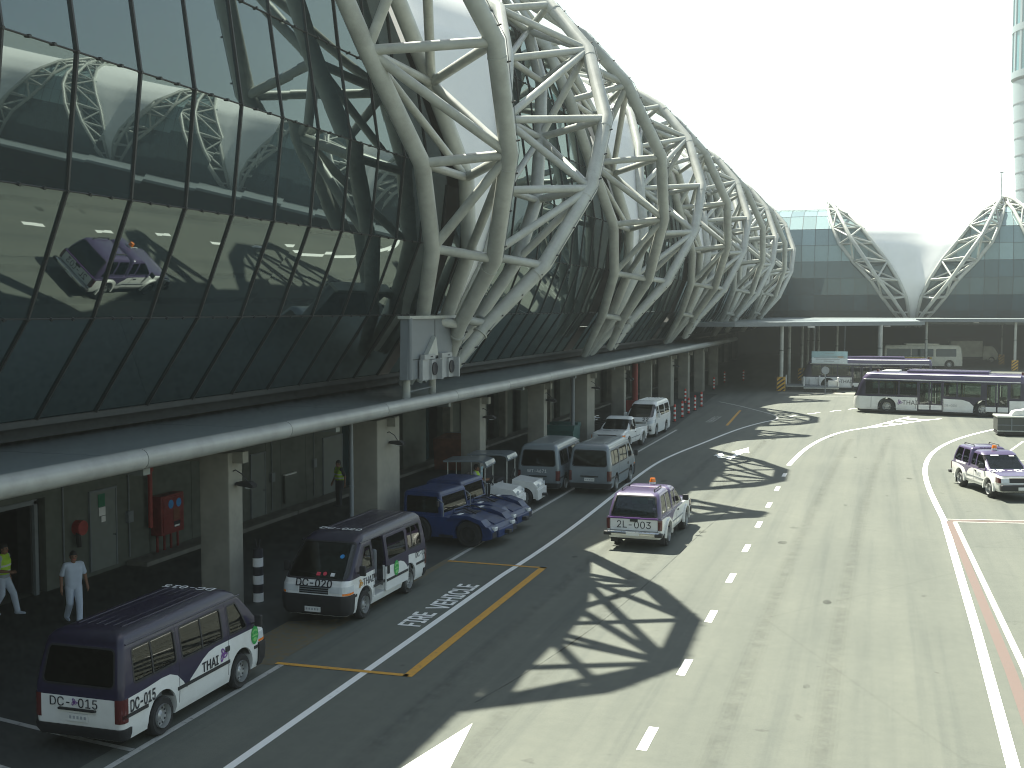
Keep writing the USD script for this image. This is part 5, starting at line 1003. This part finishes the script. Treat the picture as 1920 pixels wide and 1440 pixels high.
# baggage container on a dolly at the right edge
bd = thing('baggage_cart', 'grey metal baggage cart cut by the right picture edge', 'cart', (7.95, 72.9, 0), 4)
obj('box', tm(rbox(-1.5, 1.5, -.75, .75, .3, 1.06, .03)), 'cart_grey', bd); obj('lid', tm(rbox(-1.55, 1.55, -.8, .8, 1.06, 1.16, .03)), 'steel_white', bd)
for x in (-.75, 0, .75): obj('panel_rib', bx(x - .03, x + .03, -.775, -.75, .32, 1.04), 'steel_grey', bd)
obj('skirt_rail', bx(-1.52, 1.52, -.8, -.74, .27, .33), 'steel_white', bd); obj('plinth', bx(-1.48, 1.48, -.7, .7, .12, .28), 'black_plastic', bd)
obj('rail', bx(-1.55, 1.55, -.78, -.755, .62, .66), 'steel_grey', bd)
for x in (-1.1, 1.1):
    for y in (-.6, .6): wheel(bd, x, y, .14, .1, 1 if x > 0 else -1, holes=0)
obj('cover_sheet', tm(prism([(-.75, 1.16), (-.6, 1.42), (.5, 1.6), (1.5, 1.4), (1.5, 1.16)], 'y', -.5, .3)), 'lamp_white', bd)

# flat dollies parked in the shade in front of the second bus
for (x, y), w in (((-4.9, 106.4), 'flat baggage dolly with white ends left of the round sign'), ((-6.6, 108.6), 'flat baggage dolly at the far left under the canopy')):
    d = thing('dolly', w, 'dolly', (x, y, 0), 4); obj('deck', bx(-1.5, 1.5, -.7, .7, .42, .52), 'steel_grey', d)
    for s in (-1, 1): obj('end_frame', bx(s * 1.45 - .06, s * 1.45 + .06, -.7, .7, .52, 1.3), 'lamp_white', d); obj('wheel', cyl((s * 1.1, -.6, .2), (s * 1.1, -.5, .2), .2, 14), 'rubber', d)
    obj('side_rail', bx(-1.5, 1.5, -.72, -.68, .3, .42), 'steel_white', d); obj('box', bx(.6, 1.35, -.5, .4, .52, 1.0), 'lamp_white', d)
tk = thing('service_truck', 'pale box truck parked under the far canopy beyond the coach', 'truck', (12.0, 172, 0), -85)
obj('box', tm(rbox(-1.2, 1.2, -2.9, 1.2, .8, 3.0, .05)), 'coach_cream', tk); cabS = [(.45, 1.3, 3.2, 1.05), (1.3, 1.3, 3.2, 1.05), (2.1, 1.35, 2.7, .95), (2.25, 1.45, 2.5, .8)]; obj('cab', tm(loft(cabS)), 'coach_cream', tk, smooth=25)
obj('windscreen', tm(shellbit(cabS, rpoly([(-.85, 1.35), (.85, 1.35), (.8, 2.05), (-.8, 2.05)], .06), 'y', 2.2, 3.6, -.006, .03)), 'dark_glass', tk); obj('chassis', bx(-.6, .6, -2.8, 3, .45, .8), 'black_plastic', tk)
for s in (-1, 1):
    for y in (2.4, -1.7): wheel(tk, s * .95, y, .42, .26, s, holes=0)

# ================================================================ SMALL STREET FURNITURE
def bollard(x, y, label, colors=('bollard_red', 'bollard_white'), h=1.1, r=.075, grp='red and white striped bollards'):
    v = thing('bollard', label, 'bollard', (x, y, 0), group=grp)
    n = 7
    for k in range(n): obj('band', cyl((0, 0, .05 + k * (h - .05) / n), (0, 0, .05 + (k + 1) * (h - .05) / n), r, 14), colors[k % 2], v, smooth=40)
    obj('base', cyl((0, 0, 0), (0, 0, .05), r * 2, 14), 'black_plastic', v); obj('cap', cyl((0, 0, h), (0, 0, h + .03), r * .9, 14, r1=r * .4), colors[0], v)
    return v
bw = ['red and white bollard nearest the viewer beside the number 22 van', 'red and white bollard second from the number 22 van', 'red and white bollard in the middle of the front row of five', 'red and white bollard fourth in the front row', 'red and white bollard farthest right in the front row', 'red and white bollard standing back by the column',
      'far red and white bollard at the last columns', 'second far red and white bollard at the last columns', 'tiny striped bollard deep in the dark driveway', 'tiny striped bollard beside the dark driveway']
bpos = [(-12.56, 74.99), (-12.58, 78.12), (-12.61, 81.06), (-12.58, 83.78), (-12.61, 87.16), (-14.3, 90.2), (-15.3, 104.5), (-14.3, 106.5), (-14.6, 116.5), (-13.2, 120.5)]
b0 = bollard(*bpos[0], bw[0])
for p, w in zip(bpos[1:], bw[1:]): copy(b0, (*p, 0), 0, w)
sb_ = thing('striped_guard', 'black and white striped corner guard at the nearest column foot', 'corner guard', (-14.62, 25.5, 0))
for k in range(6): obj('band', cyl((0, 0, .22 * k), (0, 0, .22 * (k + 1)), .13, 16), 'ink_black' if k % 2 else 'bollard_white', sb_, smooth=40)
obj('plant_stub', cat_([cyl((0, 0, 1.3), (.08 * math.cos(a), .08 * math.sin(a), 1.55), .02, 5) for a in (0, 1.4, 3, 4.4)]), 'black_plastic', sb_)
def bin_(label, loc, rz=0):
    v = thing('wheeled_bin', label, 'bin', loc, rz, group='dark green wheeled bins by the column')
    obj('tub', tm(prism([(-.45, .18), (.45, .18), (.58, 1.15), (-.58, 1.15)], 'x', -.7, .7)), 'bin_green', v); obj('lid', tm(prism([(-.6, 1.15), (.6, 1.15), (.4, 1.38), (-.4, 1.40)], 'x', -.74, .74)), 'bin_green', v)
    for x in (-.55, .55):
        for y in (-.35, .35): obj('wheel', cyl((x - .03, y, .09), (x + .03, y, .09), .09, 12), 'rubber', v)
    obj('handle', cyl((-.6, .62, 1.08), (.6, .62, 1.08), .02, 6), 'bin_green', v); return v
n0 = bin_('dark green wheeled bin left of the broad column, front one', (-15.3, 57.2, 0)); copy(n0, (-15.6, 58.9, 0), 5, 'dark green wheeled bin standing behind the front bin')
gp = thing('green_sign', 'small teal notice plate low on the column behind the tractors', 'sign', (-14.79, 43.1, 0)); obj('plate', bx(0, .015, -.14, .14, .55, 1.1), 'billboard_blue', gp); obj('print', bx(.015, .02, -.1, .1, .9, .95), 'ink_white', gp)
rb = thing('scrap_bin', 'rusty brown skip by the wall behind the blue tugs', 'skip', (-18.0, 49.3, 0)); obj('tub', tm(prism([(-.7, .1), (.6, .1), (.9, 1.6), (-.9, 1.5)], 'x', -.9, .9)), 'rust_brown', rb); obj('rim', bx(-.95, .95, .84, .94, 1.5, 1.62), 'steel_grey', rb)
def motorbike(label, loc, rz):
    v = thing('motorbike', label, 'motorbike', loc, rz, group='motorbikes parked by the wall')
    for y in (-.6, .6): t = trimesh.creation.torus(.25, .05, 18, 8); t.apply_transform(trimesh.transformations.rotation_matrix(math.pi / 2, (0, 1, 0))); t.apply_translation((0, y, .3)); obj('wheel', t, 'rubber', v, smooth=True)
    obj('frame', tm(rbox(-.13, .13, -.4, .4, .3, .75, .08)), 'black_plastic', v); obj('seat', tm(rbox(-.13, .13, -.65, .05, .72, .85, .05)), 'rubber', v); obj('fork', cyl((0, .6, .3), (0, .4, 1.0), .03, 8), 'chrome', v); obj('handlebar', cyl((-.32, .38, 1.02), (.32, .38, 1.02), .018, 8), 'chrome', v); obj('headlamp', cyl((0, .45, .92), (0, .55, .92), .09, 12), 'lamp_clear', v)
    return v
m0 = motorbike('dark motorbike left of the white double cab pickup', (-15.0, 64.3, 0), 70)
copy(m0, (-15.2, 65.4, 0), 62, 'second dark motorbike behind the white double cab pickup'); copy(m0, (-15.4, 66.5, 0), 75, 'third dark motorbike, next to the narrow column')

# ================================================================ PEOPLE
def person(label, loc, rz, J, top, legs, hair=True, vest=False, H=1.7, seated=False):
    """J: joints in metres (x right, y forward, z up) for one continuous body."""
    v = thing('person', label, 'person', loc, rz)
    def chain(js):
        out = []
        for (a, ra), (c, rc) in zip(js[:-1], js[1:]): out.append(manifold3d.Manifold.batch_hull([manifold3d.Manifold.sphere(ra, 18).translate(a), manifold3d.Manifold.sphere(rc, 18).translate(c)]))
        return out
    def fuse(parts, le=.022):
        m = manifold3d.Manifold.batch_boolean(parts, manifold3d.OpType.Add).refine_to_length(le); t = tm(m); t = trimesh.Trimesh(t.vertices, t.faces, process=True); trimesh.smoothing.filter_taubin(t, .5, .53, 12); return t
    G = lambda k: tuple(J[k])
    torso = [manifold3d.Manifold.batch_hull([manifold3d.Manifold.sphere(.105, 18).translate((x, 0, 0)) for x in (-.07, .07)]).translate(G('pelvis'))]
    px, py, pz = J['pelvis']; cx, cy, cz = J['chest']
    torso += [manifold3d.Manifold.batch_hull([manifold3d.Manifold.sphere(.11, 18).translate((px + s * .055, py, pz)) for s in (-1, 1)] + [manifold3d.Manifold.sphere(.105, 18).translate((cx + s * .085, cy, cz)) for s in (-1, 1)])]
    torso += [manifold3d.Manifold.batch_hull([manifold3d.Manifold.sphere(.10, 18).translate((cx + s * .085, cy, cz)) for s in (-1, 1)] + [manifold3d.Manifold.sphere(.055, 14).translate((cx + s * .15, cy, cz + .12)) for s in (-1, 1)])]
    hx, hy, hz = J['head']
    neck = chain([((cx, cy, cz + .14), .055), ((hx, hy - .01, hz - .09), .05)])
    head = [manifold3d.Manifold.sphere(1, 28).scale((.075, .095, .118)).translate((hx, hy, hz)), manifold3d.Manifold.sphere(1, 20).scale((.058, .06, .06)).translate((hx, hy + .03, hz - .07)), manifold3d.Manifold.sphere(.018, 10).translate((hx, hy + .098, hz - .02))]
    head += [manifold3d.Manifold.sphere(1, 12).scale((.012, .022, .032)).translate((hx + s * .077, hy - .005, hz - .01)) for s in (-1, 1)]
    limbs = []
    for s, n in ((-1, 'l'), (1, 'r')):
        limbs += chain([((cx + s * .17, cy, cz + .11), .055), (G(n + 'elbow'), .042), (G(n + 'wrist'), .030)])
        w = np.array(G(n + 'wrist')); e = np.array(G(n + 'elbow')); d = (w - e) / np.linalg.norm(w - e); side = np.cross(d, [1.0, 0, 0]); side /= np.linalg.norm(side) + 1e-9
        limbs += chain([(tuple(w), .028), (tuple(w + d * .05), .034), (tuple(w + d * .085), .032)])
        for q in range(4):
            b0_ = w + d * .09 + side * (.027 - .018 * q); l = (.062, .072, .068, .05)[q]; limbs += chain([(tuple(b0_), .0095), (tuple(b0_ + d * l * .6 + np.array([-s * .006, 0, 0])), .009), (tuple(b0_ + d * l + np.array([-s * .018, 0, 0])), .008)])
        limbs += chain([(tuple(w + d * .03 + side * .02), .013), (tuple(w + d * .065 + side * .048), .011), (tuple(w + d * .095 + side * .05), .009)])
        limbs += chain([((px + s * .085, py, pz - .03), .092), (G(n + 'knee'), .058), (G(n + 'ankle'), .040)])
        a = np.array(G(n + 'ankle')); limbs += chain([(tuple(a + [0, -.02, -.04]), .038), (tuple(a + [0, .10, -.055]), .033), (tuple(a + [0, .17, -.062]), .024)])
    obj('body', fuse(torso + neck + head + limbs, .012 if H else .02), 'skin_tan', v, smooth=True)
    sh = [m.scale((1, 1, 1)) for m in torso]
    shirt = []
    shirt += [manifold3d.Manifold.batch_hull([manifold3d.Manifold.sphere(.128, 18).translate((px + s * .055, py, pz)) for s in (-1, 1)] + [manifold3d.Manifold.sphere(.122, 18).translate((cx + s * .085, cy, cz)) for s in (-1, 1)]),
              manifold3d.Manifold.batch_hull([manifold3d.Manifold.sphere(.118, 18).translate((cx + s * .085, cy, cz)) for s in (-1, 1)] + [manifold3d.Manifold.sphere(.07, 14).translate((cx + s * .15, cy, cz + .12)) for s in (-1, 1)])]
    for s, n in ((-1, 'l'), (1, 'r')):
        e = np.array(G(n + 'elbow')); a0 = np.array((cx + s * .17, cy, cz + .11)); shirt += chain([(tuple(a0), .072), (tuple(a0 + (e - a0) * .78), .064)])
    obj('shirt', fuse(shirt), top, v, smooth=True)
    tr = [manifold3d.Manifold.batch_hull([manifold3d.Manifold.sphere(.122, 18).translate((px + s * .055, py, pz - .03)) for s in (-1, 1)])]
    for s, n in ((-1, 'l'), (1, 'r')):
        a = np.array(G(n + 'ankle')); tr += chain([((px + s * .085, py, pz - .05), .108), (G(n + 'knee'), .080), (tuple(a + [0, 0, .0]), .066)])
    obj('trousers', fuse(tr), legs, v, smooth=True)
    for n in 'lr':
        a = np.array(G(n + 'ankle')); obj('shoe', fuse(chain([(tuple(a + [0, -.03, -.045]), .045), (tuple(a + [0, .09, -.058]), .04), (tuple(a + [0, .18, -.065]), .03)])), 'ink_black' if legs != 'cloth_white' else 'cloth_white', v, smooth=True)
    if hair:
        hr_ = manifold3d.Manifold.sphere(1, 28).scale((.085, .104, .118)).translate((hx, hy - .012, hz + .018)) - manifold3d.Manifold.cube((.4, .3, .3)).translate((hx - .2, hy + .035, hz - .26)) - manifold3d.Manifold.cube((.4, .4, .3)).translate((hx - .2, hy - .2, hz - .36))
        obj('hair', tm(hr_), 'hair_black', v, smooth=40)
    for s in (-1, 1): obj('eye', tm(manifold3d.Manifold.sphere(.012, 10).translate((hx + s * .032, hy + .085, hz + .005))), 'ink_black', v)
    obj('mouth', bx(hx - .025, hx + .025, hy + .083, hy + .092, hz - .066, hz - .058), 'sticker_red', v)
    if vest:
        vs = [manifold3d.Manifold.batch_hull([manifold3d.Manifold.sphere(.142, 18).translate((px + s * .055, py, pz + .1)) for s in (-1, 1)] + [manifold3d.Manifold.sphere(.136, 18).translate((cx + s * .085, cy, cz)) for s in (-1, 1)]), manifold3d.Manifold.batch_hull([manifold3d.Manifold.sphere(.13, 18).translate((cx + s * .08, cy, cz)) for s in (-1, 1)] + [manifold3d.Manifold.sphere(.075, 14).translate((cx + s * .12, cy, cz + .125)) for s in (-1, 1)])]
        t = fuse(vs); obj('vest', t, 'vest_lime', v, smooth=True)
        big = manifold3d.Manifold.batch_hull([manifold3d.Manifold.sphere(.147, 18).translate((px + s * .055, py, pz + .1)) for s in (-1, 1)] + [manifold3d.Manifold.sphere(.141, 18).translate((cx + s * .085, cy, cz)) for s in (-1, 1)])
        for z in (pz + .1, pz + .24): obj('reflective_band', tm(big ^ manifold3d.Manifold.cube((1, 1, .045)).translate((px - .5, py - .5, z))), 'vest_band', v)
    return v
WALK = dict(pelvis=(0, 0, .93), chest=(0, .02, 1.27), head=(0, .05, 1.585), lelbow=(-.27, -.06, 1.13), lwrist=(-.31, -.02, .88), relbow=(.26, -.02, 1.13), rwrist=(.29, .1, .89), lknee=(-.09, .13, .52), lankle=(-.07, .2, .085), rknee=(.09, .02, .50), rankle=(.09, -.30, .14))
person('walking man in white shirt and white trousers beside the nearest van', (-17.6, 22.35, 0), -128, WALK, 'cloth_white', 'cloth_white')
W2 = dict(WALK, lankle=(-.12, .28, .085), lknee=(-.1, .2, .5), rankle=(.1, -.22, .1), rwrist=(.2, .28, 1.08), relbow=(.28, .04, 1.1))
person('standing worker in lime vest and grey trousers at the dark doorway, left picture edge', (-19.75, 22.55, 0), -80, W2, 'cloth_grey', 'cloth_white', vest=True)
W3 = dict(WALK, lankle=(-.1, .05, .085), lknee=(-.09, .05, .5), rankle=(.1, 0, .085), rknee=(.09, .03, .5))
person('worker in lime vest by the wall, left of the thin steel pipe', (-18.9, 38.95, 0), 150, W3, 'cloth_dark', 'cloth_dark', vest=True)
SIT = dict(pelvis=(0, -.1, .93 - .02), chest=(0, -.12, 1.24), head=(0, -.08, 1.53), lelbow=(-.25, .06, 1.1), lwrist=(-.14, .27, 1.12), relbow=(.25, .06, 1.1), rwrist=(.14, .27, 1.12), lknee=(-.12, .32, .86), lankle=(-.12, .36, .52), rknee=(.12, .32, .86), rankle=(.12, .36, .52))
SIT = {k: (a, b_ - .2, c) for k, (a, b_, c) in SIT.items()}
person('driver in lime vest seated on the baggage tractor', (-13.55, 39.75, 0), -86, SIT, 'cloth_grey', 'cloth_dark', vest=True)

# ================================================================ AIR
hz = trimesh.creation.box((3400, 3400, 160.0)); hz.apply_translation((0, 0, 79.0))
M['haze'] = usdkit.material(stage, '/World/Looks/haze_air', {'v': ('principled_volume', {'color': (0.9, 0.97, 0.94), 'density': 0.00036, 'anisotropy': 0.35})}, [], volume='v.volume')
obj('haze', hz, 'haze', kind='stuff', label='thin pale haze in the air over the whole apron', cat='haze')
